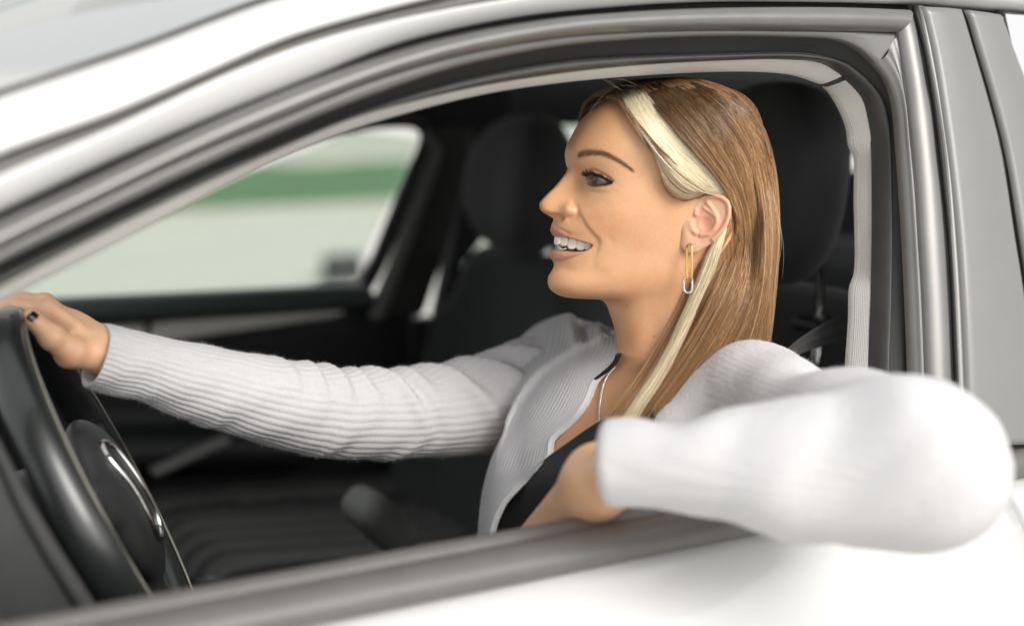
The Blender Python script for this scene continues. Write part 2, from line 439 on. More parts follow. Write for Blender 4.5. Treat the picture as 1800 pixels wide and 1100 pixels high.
quadstrip('pillar_strip', s_in, s_out, .004, M['frame'], bulge=.003, lip=.02)
quadstrip('pillar_panel', p_in, p_out, -.002, M['paint_sat'], bulge=.004)
quadstrip('door_gap_seal', p_out, q_in, .009, M['gasket'], lip=.01)
for gp_, of_, r_ in ([p_out, .0045, .0026], [[(x_+3, y_) for x_, y_ in g_in], .006, .0032]):
    gq = np.array([side(x_+3, y_, of_) for x_, y_ in spline(gp_, 60)]); V, F = tube(gq, r_, 8); make4('gap_gasket', V, F, M['gasket'], car)
rear_door = quadstrip('rear_door_panel', q_in, q_out, -.002, M['paint_sat'], bulge=.003)

def glass_mat(name, tint, refl=1.0):
    m = bpy.data.materials.new(name); m.use_nodes = True; nt = m.node_tree
    nt.nodes.clear(); out = nt.nodes.new('ShaderNodeOutputMaterial'); mx = nt.nodes.new('ShaderNodeMixShader')
    tr = nt.nodes.new('ShaderNodeBsdfTransparent'); tr.inputs[0].default_value = (*tint, 1)
    gl = nt.nodes.new('ShaderNodeBsdfGlossy'); gl.inputs['Roughness'].default_value = .02
    fr_ = nt.nodes.new('ShaderNodeFresnel'); fr_.inputs[0].default_value = 1.5
    ml = nt.nodes.new('ShaderNodeMath'); ml.operation = 'MULTIPLY'; ml.inputs[1].default_value = refl
    nt.links.new(fr_.outputs[0], ml.inputs[0]); nt.links.new(ml.outputs[0], mx.inputs[0])
    nt.links.new(tr.outputs[0], mx.inputs[1]); nt.links.new(gl.outputs[0], mx.inputs[2]); nt.links.new(mx.outputs[0], out.inputs[0])
    return m
M['glass'] = glass_mat('window_glass', (.88, .92, .88), 1.3)
M['glass_rear'] = glass_mat('tinted_glass', (.45, .48, .46))
def pane(name, pts, th, m, parent=None):
    """flat glass sheet with thickness; pts anticlockwise seen from outside"""
    A = np.asarray(pts, float); n_ = np.cross(A[1]-A[0], A[2]-A[0]); n_ /= np.linalg.norm(n_)
    V = np.vstack([A, A+n_*th]); k = len(A)
    F = [tuple(range(k)), tuple(range(2*k-1, k-1, -1))] + [(i+k, (i+1) % k+k, (i+1) % k, i) for i in range(k)]
    return make(name, V, F, m, parent or car, flat=True)
L = [side(x, y, .012) for x, y in q_out]; Rr = [side(x, y, .012) for x, y in gl_out]
pane('rear_window', [L[-1]] + [Rr[-1], Rr[0]] + [L[0]], .004, M['glass_rear'])
quadstrip('pillar_strip', [(1763, 20), (1860, 30), (1955, 42)], [(1763, 27), (1860, 37), (1955, 49)], .010, M['gasket'], n=12, lip=.01)

# belt line: rubber capping along the bottom of the window, then the white door skin
def sweep_x(name, prof, x0, x1, m, n=60, bow=0.0, parent=None, seed=0):
    """constant section (y,z) swept along the car, bowed slightly outward in plan"""
    xs = np.linspace(x0, x1, n); prof = np.asarray(prof, float)
    b = bow*((xs-.75)/.9)**2
    G = np.stack([np.repeat(xs[:, None], len(prof), 1), prof[None, :, 0]+b[:, None], np.repeat(prof[None, :, 1], n, 0)], -1)
    V = G.reshape(-1, 3); F = grid_faces(n, len(prof))
    k = len(prof)
    o = make(name, V, [tuple(f) for f in F]+[tuple(range(k))]+[tuple((n-1)*k+i for i in range(k-1, -1, -1))], m, parent or car)
    return o
def soft(pts, n): return spline(np.array(pts), n)
door = sweep_x('front_door', soft([(.962, .952), (.948, .945), (.925, .925), (.905, .88), (.893, .80), (.889, .70), (.895, .58), (.915, .45), (.935, .33), (.96, .30)], 40), -.18, 1.118, M['paint'], bow=.02)
sweep_x('rear_door_skin', soft([(.962, .952), (.948, .945), (.925, .925), (.905, .88), (.893, .80), (.889, .70), (.895, .58), (.915, .45), (.935, .33), (.96, .30)], 40), 1.124, 2.1, M['paint'], bow=.02)
sweep_x('belt_moulding', [(.985, .952), (.962, .951), (.953, .953), (.949, .959), (.950, .967), (.956, .974), (.966, .978), (.978, .979), (.985, .976)], -.18, 1.116, M['belt'])
sweep_x('belt_moulding', [(.990, .955), (.964, .953), (.955, .956), (.952, .964), (.955, .974), (.964, .980), (.990, .98)], 1.126, 2.1, M['belt'])
sweep_x('belt_lip', [(1.006, .962), (.986, .963), (.983, .972), (.986, .979), (.992, .983), (1.000, .982), (1.006, .976)], -.18, 1.105, M['belt'])
sweep_x('door_inner_cap', soft([(1.008, .93), (1.010, .955), (1.018, .964), (1.035, .962), (1.052, .95), (1.060, .92), (1.062, .85), (1.075, .80), (1.085, .72), (1.07, .66), (1.06, .45)], 30), -.18, 1.09, M['black'])

# roof, windscreen, dark headliner; the far side mirrors the near one about the middle of the car
MID = 1.71
seam3 = np.array([side(x, y, .02) for x, y in spline(K['seam'][0], 90)])
def shell(name, rows, dz, m, sel, lift=.05):
    A = seam3[sel].copy(); A[:, 2] += dz; A[:, 1] += .004
    v = np.linspace(0, 1, rows)
    G = np.repeat(A[:, None], rows, 1)
    G[..., 1] = A[:, None, 1] + (2*(MID-A[:, None, 1]))*v[None]
    G[..., 2] += lift*(1-(2*v-1)**2)[None]*.9 + .012*np.sin(np.pi*v)[None]**.3
    return make(name, G.reshape(-1, 3), grid_faces(len(A), rows), m, car)
xs3 = seam3[:, 0]
V, F = tube(seam3+np.array([0, -.001, .001]), .0021, 8); make4('roof_seam_seal', V, F, M['gasket'], car)
shell('roof_panel', 25, .0, M['paint'], xs3 > .52)
M['glass_front'] = glass_mat('windscreen_glass', (.97, .98, .97))
shell('windscreen', 25, -.002, M['glass_front'], xs3 < .53, lift=.05)
ext = np.array([[x, 1.09, 1.43-.06*max(0, (x-1.6))**1.3] for x in np.linspace(seam3[-1, 0]-.02, 2.6, 10)])
def roof_tail():
    v = np.linspace(0, 1, 25); G = np.repeat(ext[:, None], 25, 1); G[..., 1] += 2*(MID-1.09)*v[None]; G[..., 2] += .05*(1-(2*v-1)**2)[None]
    make('roof_panel', G.reshape(-1, 3), grid_faces(10, 25), M['paint'], car)
    # headliner below the roof
    xs = np.linspace(.56, 2.6, 30); G = np.zeros((30, 25, 3)); G[..., 0] = xs[:, None]
    G[..., 1] = 1.15+2*(MID-1.15)*v[None]
    G[..., 2] = (1.375+.012-.045*np.clip((.85-xs)/.35, 0, 1)**2-.08*np.clip(xs-1.7, 0, 2)**1.4)[:, None]+.03*(1-(2*v-1)**4)[None]-.005
    make('headliner', G.reshape(-1, 3), grid_faces(30, 25)[:, ::-1], M['liner'], car)
roof_tail()
band('headliner_side', 'trim', .105, 'trim', .16, M['liner'])

# ---- far side of the cabin
FS = 2.38
far_open = [at_y(x, y, Y) for x, y, Y in [(-330, 552, 2.36), (100, 529, 2.36), (360, 517, 2.36), (628, 504, 2.36), (652, 470, 2.355), (690, 380, 2.335), (728, 290, 2.315), (746, 246, 2.305), (744, 231, 2.30), (728, 226, 2.30), (640, 232, 2.30), (520, 262, 2.31), (300, 362, 2.33), (-330, 545, 2.36)]]
o_c = np.mean(np.array(far_open[3:10]), 0)
def far_ring(name, scale_out, dy0, dy1, m, grow):
    """frame round the far window opening: inner outline pushed out by grow metres"""
    P_ = spline(np.vstack([np.array(far_open), far_open[0]]), 140)[:-1]
    c = P_.mean(0); d = P_-c; d[:, 1] = 0
    nrm = np.gradient(P_, axis=0); nrm = np.stack([-nrm[:, 2], 0*nrm[:, 0], nrm[:, 0]], 1)
    nrm /= np.linalg.norm(nrm, axis=1)[:, None]+1e-9
    sgn = np.sign(np.sum(nrm*d, 1)); nrm *= np.where(sgn == 0, 1, sgn)[:, None]
    nrm = (nrm+np.roll(nrm, 1, 0)+np.roll(nrm, -1, 0)+np.roll(nrm, 2, 0)+np.roll(nrm, -2, 0))/5
    r0 = P_.copy(); r0[:, 1] += dy0; r1 = P_+nrm*grow*.25; r1[:, 1] += dy1; r2 = P_+nrm*grow; r2[:, 1] += dy1*.6; r3 = r2.copy(); r3[:, 1] += .05
    G = np.stack([r0, r1, r2, r3], 1)
    return make(name, G.reshape(-1, 3), grid_faces(140, 4, cu=True), m, car)
far_ring('passenger_window_frame', 1, .02, -.012, M['black'], .022)
pane('passenger_window', [np.array(p)+np.array([0, .03, 0]) for p in (far_open[0], far_open[3], far_open[7], far_open[10], far_open[12])], .004, M['glass'])
def plate(name, pts, th, m, r=.0, parent=None):
    """thick plate in the cabin side plane: outline pts (3-D), extruded in +y"""
    A = np.asarray(pts, float); k = len(A); V = np.vstack([A, A+np.array([0, th, 0])])
    F = [tuple(range(k)), tuple(range(2*k-1, k-1, -1))]+[(i+k, (i+1) % k+k, (i+1) % k, i) for i in range(k)]
    o = make(name, V, F, m, parent or car, flat=True)
    bv = o.modifiers.new('edge', 'BEVEL'); bv.width = r or .004; bv.segments = 2; bv.limit_method = 'ANGLE'
    return o
# light edge strip and dark trim of the far middle pillar
M['pillar_grey'] = mat('grey_pillar_plastic', (.16, .165, .155), .6, noise=(60, .1))
M['olive'] = mat('dark_olive_plastic', (.045, .048, .043), .75, noise=(60, .15))
e_in = spline(np.array([at_y(x, y, 2.285) for x, y in [(746, 236), (762, 262), (748, 310), (716, 400), (684, 480), (660, 540), (654, 560)]]), 40)
e_out = spline(np.array([at_y(x, y, 2.285) for x, y in [(752, 232), (776, 262), (764, 310), (734, 400), (706, 480), (684, 540), (678, 558)]]), 40)
G = np.stack([e_in+np.array([0, .02, 0]), e_in, (e_in+e_out)/2-np.array([0, .006, 0]), e_out, e_out+np.array([0, .02, 0])], 1)
make('middle_pillar_edge', G.reshape(-1, 3), grid_faces(40, 5)[:, ::-1], M['pillar_grey'], car)
plate('middle_pillar_trim', [at_y(x, y, 2.30) for x, y in [(770, 226), (836, 226), (800, 400), (748, 548), (738, 556), (672, 558), (700, 480), (730, 400), (758, 310)]], .06, M['olive'], r=.01)
# far door: dark padded cap, metal inlay, door skin with arm rest
def sweep_path(name, path, prof, m, parent=None):
    path = np.asarray(path, float); T, N, B = frames(path); prof = np.asarray(prof, float)
    G = path[:, None] + prof[None, :, 0, None]*np.array([0, 1.0, 0]) + prof[None, :, 1, None]*np.array([0, 0, 1.0])
    return make(name, G.reshape(-1, 3), grid_faces(len(path), len(prof), cv=True), m, parent or car)
circ = lambda ry, rz, n=20: [(ry*math.cos(t), rz*math.sin(t)) for t in np.linspace(0, 2*math.pi, n, endpoint=False)]
cap = spline(np.array([at_y(x, y, 2.33) for x, y in [(-330, 574), (110, 549), (360, 536), (600, 523), (640, 521)]]), 40)
sweep_path('passenger_door_cap', cap, circ(.045, .024), M['teal'])
plate('passenger_door_inlay', [at_y(x, y, Y_) for x, y, Y_ in [(268, 567, 2.316), (440, 549, 2.316), (606, 531, 2.316), (612, 537, 2.314), (608, 548, 2.309), (588, 557, 2.307), (470, 575, 2.306), (268, 603, 2.304)]], .02, M['alu'], r=.004)
plate('passenger_door_inlay', [at_y(x, y, Y_) for x, y, Y_ in [(120, 582, 2.316), (256, 568, 2.316), (256, 604, 2.304), (120, 622, 2.304)]], .02, M['alu'], r=.004)
V, F = nets(lambda p: smin(sd_box(p, (.55, 2.375, .72), (.60, .04, .24), .03), smin(sd_box(p, (.72, 2.30, .735), (.20, .055, .028), .025, rot_y(6)), sd_box(p, (.55, 2.33, .55), (.45, .05, .06), .03), .03), .03), (-.12, 2.2, .4), (1.2, 2.46, 1.02), .014)
make('passenger_door_panel', V, F, M['black'], car)
V, F = nets(lambda p: sd_box(p, (0, 0, 0), (.070, .02, .007), .006, rot_y(-17)), (-.09, -.04, -.04), (.09, .04, .04), .005)
pl = at_y(335, 800, 2.24); make('door_glint_bar', V+pl, F, M['pillar_grey'], car)  # added pale bar standing in for a glint on the far door
plate('roof_side_trim', [at_y(x, y, 2.31) for x, y in [(330, 315), (520, 210), (700, 140), (900, 90), (900, 240), (790, 240), (752, 224), (716, 217), (640, 222), (520, 252), (345, 330)]], .05, M['liner'], r=.006)
# rear cabin: side glass, quarter panels, parcel shelf, bench with headrests
def far_panel(name, pts, Y, th, m): return plate(name, [at_y(x, y, Y) for x, y in pts], th, m, r=.006)
far_panel('rear_side_upper', [(830, 100), (1600, 100), (1600, 246), (1505, 270), (1440, 268), (1300, 240), (1100, 222), (925, 222), (880, 380), (815, 470), (830, 560), (770, 560), (836, 226)], 2.42, .04, M['liner'])
far_panel('rear_side_lower', [(760, 558), (830, 560), (815, 470), (900, 470), (1000, 462), (1300, 430), (1440, 330), (1505, 318), (1600, 310), (1700, 760), (560, 900), (600, 575), (690, 560)], 2.425, .04, M['black'])
pane('rear_side_window', [at_y(x, y, 2.44) for x, y in [(810, 480), (1600, 480), (1600, 220), (880, 215)]], .004, M['glass'])
V, F = nets(lambda p: smin(sd_box(p, (1.98, MID, .78), (.10, .60, .26), .06, rot_y(-18)), sd_box(p, (1.75, MID, .52), (.25, .6, .09), .05), .05), (1.4, 1.0, .3), (2.25, 2.42, 1.12), .028)
make('rear_bench', V, F, M['seatcloth'], car)
for y_ in (1.30, 2.12):
    V, F = nets(lambda p: sd_box(p, (0, 0, 0), (.045, .13, .07), .04), (-.07, -.16, -.1), (.07, .16, .1), .012)
    make('rear_headrest', V+np.array([2.05, y_, 1.10]), F, M['seatcloth'], car)
# floor, sills, firewall
plate('sill_panel', [(-.38, 2.38, .22), (2.6, 2.38, .22), (2.6, 2.38, .60), (-.38, 2.38, .60)], .05, M['black'], r=.01)
plate('sill_panel', [(-.38, 1.0, .22), (2.6, 1.0, .22), (2.6, 1.0, .50), (-.38, 1.0, .50)], .05, M['black'], r=.01)
plate('firewall', [(-.38, 1.0, .25), (-.38, 1.0, .95), (-.30, 1.0, .95), (-.30, 1.0, .25)], 1.42, M['black'], r=.01)
make('floor_pan', [(-.4, 1.0, .28), (2.6, 1.0, .28), (2.6, 2.42, .28), (-.4, 2.42, .28)], [(0, 1, 2, 3)], M['black'], car, flat=True)
# ------------------------------------------------------------------ seats, steering wheel, dashboard, console
def fabric_insert():
    m = mat('striped_seat_insert', (.03, .031, .031), .9, sheen=.15, bump=(900, .4, .0008))
    nt = m.node_tree; b = nt.nodes['Principled BSDF']
    a = nt.nodes.new('ShaderNodeAttribute'); a.attribute_name = 'stripe'
    r = nt.nodes.new('ShaderNodeMapRange'); r.inputs[1].default_value = .35; r.inputs[2].default_value = .65
    mx = nt.nodes.new('ShaderNodeMix'); mx.data_type = 'RGBA'
    mx.inputs[6].default_value = (.016, .017, .017, 1); mx.inputs[7].default_value = (.075, .075, .07, 1)
    nt.links.new(a.outputs['Fac'], r.inputs[0]); nt.links.new(r.outputs[0], mx.inputs[0]); nt.links.new(mx.outputs[2], b.inputs['Base Color'])
    return m
M['insert'] = fabric_insert()
def make_seat(y, dx=0.0, dz=0.0):
    s = empty('front_seat', (1.0+dx, y, .35), car)
    def seat_back(p):
        q = p.copy(); q[:, 0] -= 1.19+dx; q[:, 1] -= y; q[:, 2] -= .80+dz
        q = q @ rot_y(-14).T
        wdt = .235 - .055*np.clip((q[:, 2]-.02)/.24, 0, 1)**1.6
        d = sd_box(q*np.c_[np.ones(len(q)), .235/wdt, np.ones(len(q))], (0, 0, -.02), (.055, .235, .285), .05)*.8
        bol = np.minimum(sd_cone(q, (-.045, .19, -.22), (-.045, .17, .10), .055, .035), sd_cone(q, (-.045, -.19, -.22), (-.045, -.17, .10), .055, .035))
        return smin(d, bol, .04)
    V, F = nets(seat_back, (.9+dx, y-.30, .45), (1.5+dx, y+.30, 1.22), .012)
    make('backrest', V, F, M['seatcloth'], s)
    def cushion(p):
        q = p.copy(); q[:, 0] -= .86+dx; q[:, 1] -= y; q[:, 2] -= .55
        q = q @ rot_y(6)
        d = sd_box(q, (0, 0, 0), (.27, .22, .075), .06)
        return smin(d, np.minimum(sd_cone(q, (-.24, .205, .045), (.24, .205, .055), .05, .055), sd_cone(q, (-.24, -.205, .045), (.24, -.205, .055), .05, .055)), .04)
    V, F = nets(cushion, (.50+dx, y-.32, .38), (1.22+dx, y+.32, .72), .012)
    st = .5+.5*np.sin((V[:, 1]-y)*2*np.pi/.062)*np.where((np.abs(V[:, 1]-y) < .14) & (V[:, 2] > .56), 1, -9)
    make('cushion', V, F, M['insert'], s, attrs={'stripe': np.clip(st, 0, 1)})
    return s
def make_headrest(s, c, half, turn=0.0):
    def hr(p):
        q = (p-c) @ rot_y(-8).T
        w = half[1]*(1-.22*np.clip((q[:, 2])/half[2], -1, 1)**2*np.where(q[:, 2] > 0, 1.0, .5))
        q2 = q.copy(); q2[:, 1] *= half[1]/w; q2[:, 0] += .03*(q[:, 1]/half[1])**2
        return ((np.abs(q2/half)**2.7).sum(1)**(1/2.7)-1)*min(half)*.8
    V, F = nets(hr, c-half-.05, c+half+.05, .008)
    h = make('headrest', V, F, M['seatcloth'], s)
    for k in (-1, 1):
        a = c+np.array([.012, k*.075, -half[2]*.6]); b = a+np.array([-.0, 0, -.16])
        V, F = tube([a, (a+b)/2, b], .0065, 12); make4('headrest_post', V, F, M['chrome'], s)
        V, F = nets(lambda p: sd_box(p, (0, 0, 0), (.022, .028, .010), .006), (-.03, -.04, -.02), (.03, .04, .02), .005)
        make('post_guide', V+(a*.42+b*.58), F, M['black'], s)
seat_d = make_seat(1.36, 0.0, .035); make_headrest(seat_d, at(1362, 322, 1.77), np.array([.064, .125, .125]))
seat_p = make_seat(2.085, 0.01); make_headrest(seat_p, np.array([1.232, 2.085, 1.175]), np.array([.066, .118, .118]))
# stitched seam on the driver's backrest shoulder is part of the seat
# seat belt from the pillar down behind the shoulder
bp = np.array([at(1530, 535, 1.57), at(1480, 552, 1.545), at(1425, 582, 1.52), at(1385, 612, 1.49), at(1340, 660, 1.46), at(1300, 740, 1.44)])
bl = np.array([at(1530, 592, 1.575), at(1480, 600, 1.55), at(1425, 615, 1.525), at(1396, 630, 1.495), at(1352, 680, 1.465), at(1312, 760, 1.445)])
A_, B_ = spline(bp, 60), spline(bl, 60); v = np.linspace(0, 1, 25)
G = A_[:, None]*(1-v)[None, :, None]+B_[:, None]*v[None, :, None]
G += (.0005*np.sin(v*2*np.pi*2.2)[None, :, None]*np.linspace(1, .2, 60)[:, None, None])*(-FWD)
M['webbing'] = mat('belt_webbing', (.040, .040, .040), .75, bump=(1500, .5, .0008))
o = make('seat_belt', G.reshape(-1, 3), grid_faces(60, 25), M['webbing'], car); sd_ = o.modifiers.new('t', 'SOLIDIFY'); sd_.thickness = .0014

# steering wheel
SW = empty('steering_wheel', (.315, 1.335, .965), car)
T_, S_ = math.radians(25), math.radians(15)
wn_ = np.array([math.cos(T_)*math.cos(S_), -math.cos(T_)*math.sin(S_), math.sin(T_)]); ws_ = np.array([math.sin(S_), math.cos(S_), 0]); wu_ = np.cross(wn_, ws_)
wc = np.array([.315, 1.335, .965]); WR = .183
def W(n, u, s): return wc + n*wn_ + u*wu_ + s*ws_
th = np.linspace(0, 2*np.pi, 121)[:-1]; ph = np.linspace(0, 2*np.pi, 20, endpoint=False)
rr = .0165+.0025*np.cos(2*th)**8
G = np.zeros((120, 20, 3))
for i, t in enumerate(th):
    rad = wu_*math.cos(t)+ws_*math.sin(t)
    G[i] = wc + rad*WR + rr[i]*(np.cos(ph)[:, None]*rad*.85 + np.sin(ph)[:, None]*wn_*1.15)
make('rim', G.reshape(-1, 3), grid_faces(120, 20, cu=True, cv=True), M['gloss_black'], SW)
# seam of pale thread and trim line round the inside of the rim
def ring(n, rad, r, m, nm, t0=0, t1=2*np.pi, k=160):
    t = np.linspace(t0, t1, k); Pth = np.array([W(n, rad*math.cos(x), rad*math.sin(x)) for x in t])
    V, F = tube(Pth, r, 6); return make4(nm, V, F, m, SW)
M['thread'] = mat('pale_thread', (.25, .24, .2), .7)
ring(.0205, WR-.004, .0012, M['thread'], 'stitch_line')
MW = np.stack([wn_, wu_, ws_], 1)
def hub(p):
    q = (p-wc) @ MW
    d = sd_ell(q, (.010, -.012, 0), (.029, .085, .088))
    for s in (-1, 1): d = smin(d, sd_box(q, (.004, .012, s*.115), (.011, .022, .07), .01), .02)
    d = smin(d, sd_box(q, (0, -.115, 0), (.010, .07, .03), .01), .02)
    return d
V, F = nets(hub, wc-.22, wc+.22, .006); make('hub', V, F, M['black'], SW)
# bright loop on the airbag cover
loop = [(.0, -.019), (.055, -.017), (.070, .0), (.06, .016), (.0, .019), (-.055, .017), (-.068, 0), (-.055, -.017)]
def hubtop(u, s): return .010+.029*math.sqrt(max(0, 1-((u+.012)/.085)**2-(s/.088)**2))
lp = spline(np.array(loop+[loop[0]]), 80)*np.array([.78, .85]); lp3 = np.array([W(hubtop(u-.006, s-.03)+.001, u-.006, s-.03) for u, s in lp])
V, F = tube(lp3, .0034, 8, caps=False); make4('badge_loop', V, F, M['chrome'], SW)
# column shroud and stalk
V, F = tube(np.array([W(-.02, 0, 0), W(-.10, 0, 0), W(-.30, -.03, 0)]), [.05, .062, .07], 24); make4('column_shroud', V, F, M['black'], SW)
V, F = tube(np.array([W(-.06, .0, -.05), W(-.055, .012, -.10), W(-.045, .02, -.15)]), [.009, .008, .010], 12); make4('stalk', V, F, M['black'], SW)

# dashboard: long rounded body with an instrument hood in front of the wheel
def dash(p):
    d = sd_box(p, (-.02, MID, .82), (.20, .66, .15), .08)
    d = smin(d, sd_ell(p, (.05, 1.35, .97), (.17, .20, .085)), .06)
    return d
V, F = nets(dash, (-.3, 1.0, .62), (.32, 2.42, 1.10), .016); make('dashboard', V, F, M['black'], car)
M['dash_grey'] = mat('dash_grey_plastic', (.045, .046, .046), .5, noise=(80, .15), bump=(700, .3, .0006))
# side panel of the dash beside the wheel, with its shut line
sp_px = [(-200, 560), (-60, 690), (0, 772), (50, 868), (110, 968), (176, 1070), (230, 1150), (-200, 1150)]
plate('dash_side_panel', [at_y(x, y, 1.105) for x, y in sp_px], .02, M['dash_grey'], r=.008)
sl_ = spline(np.array([at_y(x, y, 1.103) for x, y in [(-90, 700), (-10, 800), (30, 885), (80, 975), (140, 1070), (190, 1140)]]), 40)
V, F = tube(sl_, .0022, 8); make4('dash_shut_line', V, F, M['gasket'], car)
# door end cap of the dash
V, F = nets(lambda p: sd_box(p, (.05, 1.055, .84), (.16, .012, .14), .012, rot_y(-20)), (-.2, 1.03, .6), (.3, 1.08, 1.08), .008)
make('dash_end_cap', V, F, M['teal'], car)
# centre console with padded arm rest and bright end
V, F = nets(lambda p: smin(sd_box(p, (.60, MID, .48), (.42, .075, .10), .03), sd_box(p, (.98, MID, .66), (.16, .07, .045), .035, rot_y(-8)), .04), (.1, 1.55, .3), (1.25, 1.87, .8), .013)
make('centre_console', V, F, M['black'], car)
c0 = at_y(668, 915, MID-.05)
V, F = nets(lambda p: sd_box(p, (0, 0, 0), (.050, .045, .026), .022, rot_y(48)), (-.08, -.07, -.08), (.08, .07, .08), .005)
make('arm_rest_end', V+c0, F, M['pillar_grey'], car)
V, F = tube(np.array([[.52, MID, .58], [.525, MID, .66], [.53, MID, .72]]), [.012, .011, .02], 16); make4('gear_lever', V, F, M['gloss_black'], car)
# ------------------------------------------------------------------ the driver: head, neck and trunk as one lofted surface
PX = 1.46/FOC                                       # metres per photograph pixel at her head
HO = at(1205, 400, 1.46)
PHI, LAM = math.radians(16.0), math.radians(4.0)
cP, sP = math.cos(PHI), math.sin(PHI)
h_f = -RGT*cP - FWD*sP                              # where she looks
h_s0 = -FWD*cP + RGT*sP                             # her left, towards the camera
h_u = UPV*math.cos(LAM) + h_s0*math.sin(LAM)
h_s = h_s0*math.cos(LAM) - UPV*math.sin(LAM)
def H(a, b, s): return HO + PX*(np.multiply.outer(a, h_f) + np.multiply.outer(b, h_u) + np.multiply.outer(s, h_s))
def a_of(x, s=0.0): return (1205 + sP*s - x)/cP     # local forward for a photograph x at side offset s

SIL = [(1188, 152), (1160, 154), (1135, 158), (1108, 165), (1082, 174), (1058, 186), (1037, 201), (1022, 216), (1012, 231), (1003, 249), (996.5, 262), (993.8, 272), (994.4, 285), (996, 297),
       (1002, 310), (1005, 325), (1005, 345), (1002, 360), (995, 373), (984, 383), (975, 389.5), (971.5, 394), (968.7, 401), (968.2, 407), (970, 413), (974, 419), (976, 427), (976, 434), (973.5, 440), (970.3, 446), (969.8, 452), (971.5, 460),
       (973.8, 469), (970, 479), (965.2, 488), (964, 498), (966.5, 507), (974, 514.5), (985, 520.5), (1000, 524), (1022, 525.8), (1044, 526.5), (1060, 529), (1069, 537), (1076, 552), (1083, 568), (1089, 585), (1092, 605), (1091, 622)]
NR = 400
sil = spline(SIL, NR)
yf = sil[:, 1]; xf = sil[:, 0]
kk = np.linspace(0, 1, NR)
def row_of(x, y): return kk[np.argmin((sil[:, 0]-x)**2+(sil[:, 1]-y)**2)]
yb = interp_smooth(kk, [0, row_of(1012, 231), row_of(998, 297), row_of(972, 394), row_of(974, 469), row_of(1000, 524), row_of(1060, 529), 1], [152, 226, 276, 345, 398, 436, 500, 622])
_k = 18; _e = np.r_[yb[0]-(yb[_k:0:-1]-yb[0]), yb, 2*yb[-1]-yb[-2:-_k-2:-1]]; _w = np.hanning(2*_k+1); yb = np.convolve(_e, _w/_w.sum(), 'valid')
NTH = 560
q_ = np.linspace(-.5, .5, NTH, endpoint=False)
TH = 2*np.pi*(q_ - .35*np.sin(2*np.pi*q_)/(2*np.pi))
cT, sT = np.cos(TH), np.sin(TH)
wfront = ((1+cT)/2)
Yg = yf[:, None]*wfront[None] + yb[:, None]*(1-wfront)[None]         # photograph height of every vertex
def fB(y): return interp_smooth(y, [150, 153, 160, 175, 200, 240, 290, 340, 390, 430, 470, 520, 600, 660], [-15, -48, -78, -104, -122, -133, -134, -124, -106, -92, -86, -84, -88, -94])
def fW(y): return interp_smooth(y, [150, 153, 160, 175, 200, 240, 280, 320, 360, 400, 440, 480, 505, 530, 560, 640], [10, 38, 66, 92, 110, 121, 124, 121, 115, 107, 99, 92, 88, 84, 82, 84])
aF = a_of(xf)
ymid = .5*(yf+yb)
Wk = fW(ymid); Bk = fB(yb)
me_ = interp_smooth(kk, [0, row_of(1012, 231), row_of(998, 297), row_of(1002, 360), row_of(972, 394), row_of(974, 469), row_of(966, 507), row_of(1000, 524), row_of(1060, 529), 1], [2.0, 2.3, 2.3, 2.1, 1.85, 1.75, 1.75, 1.75, 2.0, 2.0])
def sm_(v, k=15):
    e = np.r_[np.full(k, v[0]), v, np.full(k, v[-1])]; w_ = np.hanning(2*k+1); return np.convolve(e, w_/w_.sum(), 'valid')
me_, Wk, Bk = sm_(me_, 22), sm_(Wk, 12), sm_(Bk, 12)
A = np.where(cT[None] >= 0, aF[:, None]*np.abs(cT)[None]**(2/me_[:, None]), Bk[:, None]*np.abs(cT)[None]**1.0)
S = Wk[:, None]*np.sign(sT)[None]*np.abs(sT)[None]**np.where(cT[None] >= 0, 2/me_[:, None], 1.0)
Bq = 400 - Yg
Sabs = np.abs(S)
# even out the sides of the face between rows
def blur0(Z, k):
    w_ = np.hanning(2*k+1); w_ /= w_.sum(); e = np.concatenate([2*Z[:1]-Z[k:0:-1], Z, 2*Z[-1:]-Z[-2:-k-2:-1]], 0)
    return sum(w_[j]*e[j:j+len(Z)] for j in range(2*k+1))
wb = smooth(20, 70, Sabs)*(cT[None] > -.99)
for _ in range(2):
    A = A*(1-wb)+blur0(A, 26)*wb; S = S*(1-wb)+blur0(S, 26)*wb; Bq = Bq*(1-wb)+blur0(Bq, 20)*wb
Yg = 400-Bq
Sabs = np.abs(S)
# nose: ridge added on the face plane
ny = [294, 300, 306, 316, 332, 348, 358, 364, 369, 374, 379, 384, 389, 394]
nx = [996, 995.2, 993.2, 987, 974, 959, 950, 947.2, 947.2, 949, 954, 962.5, 970.5, 972.5]
ridge = a_of(interp_smooth(Yg, ny, nx)); basef = a_of(interp_smooth(Yg, *zip(*[(y, x) for x, y in SIL[10:25]])))
nw = interp_smooth(Yg, [290, 300, 320, 340, 355, 366, 376, 386, 394], [9, 11, 13.5, 16, 20, 23, 25, 24, 20])
nh = np.where((Yg > 294) & (Yg < 394), np.maximum(ridge-basef, 0), 0)
A = A + nh*np.where(cT[None] > 0, 1, 0)/(1+(Sabs/nw)**3.2)
def normals(A, Bq, S):
    P_ = np.stack([A, Bq, S], -1)
    du = np.gradient(P_, axis=0); dv = (np.roll(P_, -1, 1)-np.roll(P_, 1, 1))/2
    n = np.cross(dv, du); l = np.linalg.norm(n, axis=-1, keepdims=True); n = n/np.maximum(l, 1e-9)
    out = np.stack([A, 0*A, S], -1); sg = np.sign((n*out).sum(-1, keepdims=True).mean())
    return n*sg
def pix(A, Bq, S):
    P_ = HO + PX*(A[..., None]*h_f + Bq[..., None]*h_u + Sabs_now(S)[..., None]*h_s)
    x, y, _ = proj(P_.reshape(-1, 3)); return x.reshape(A.shape), y.reshape(A.shape)
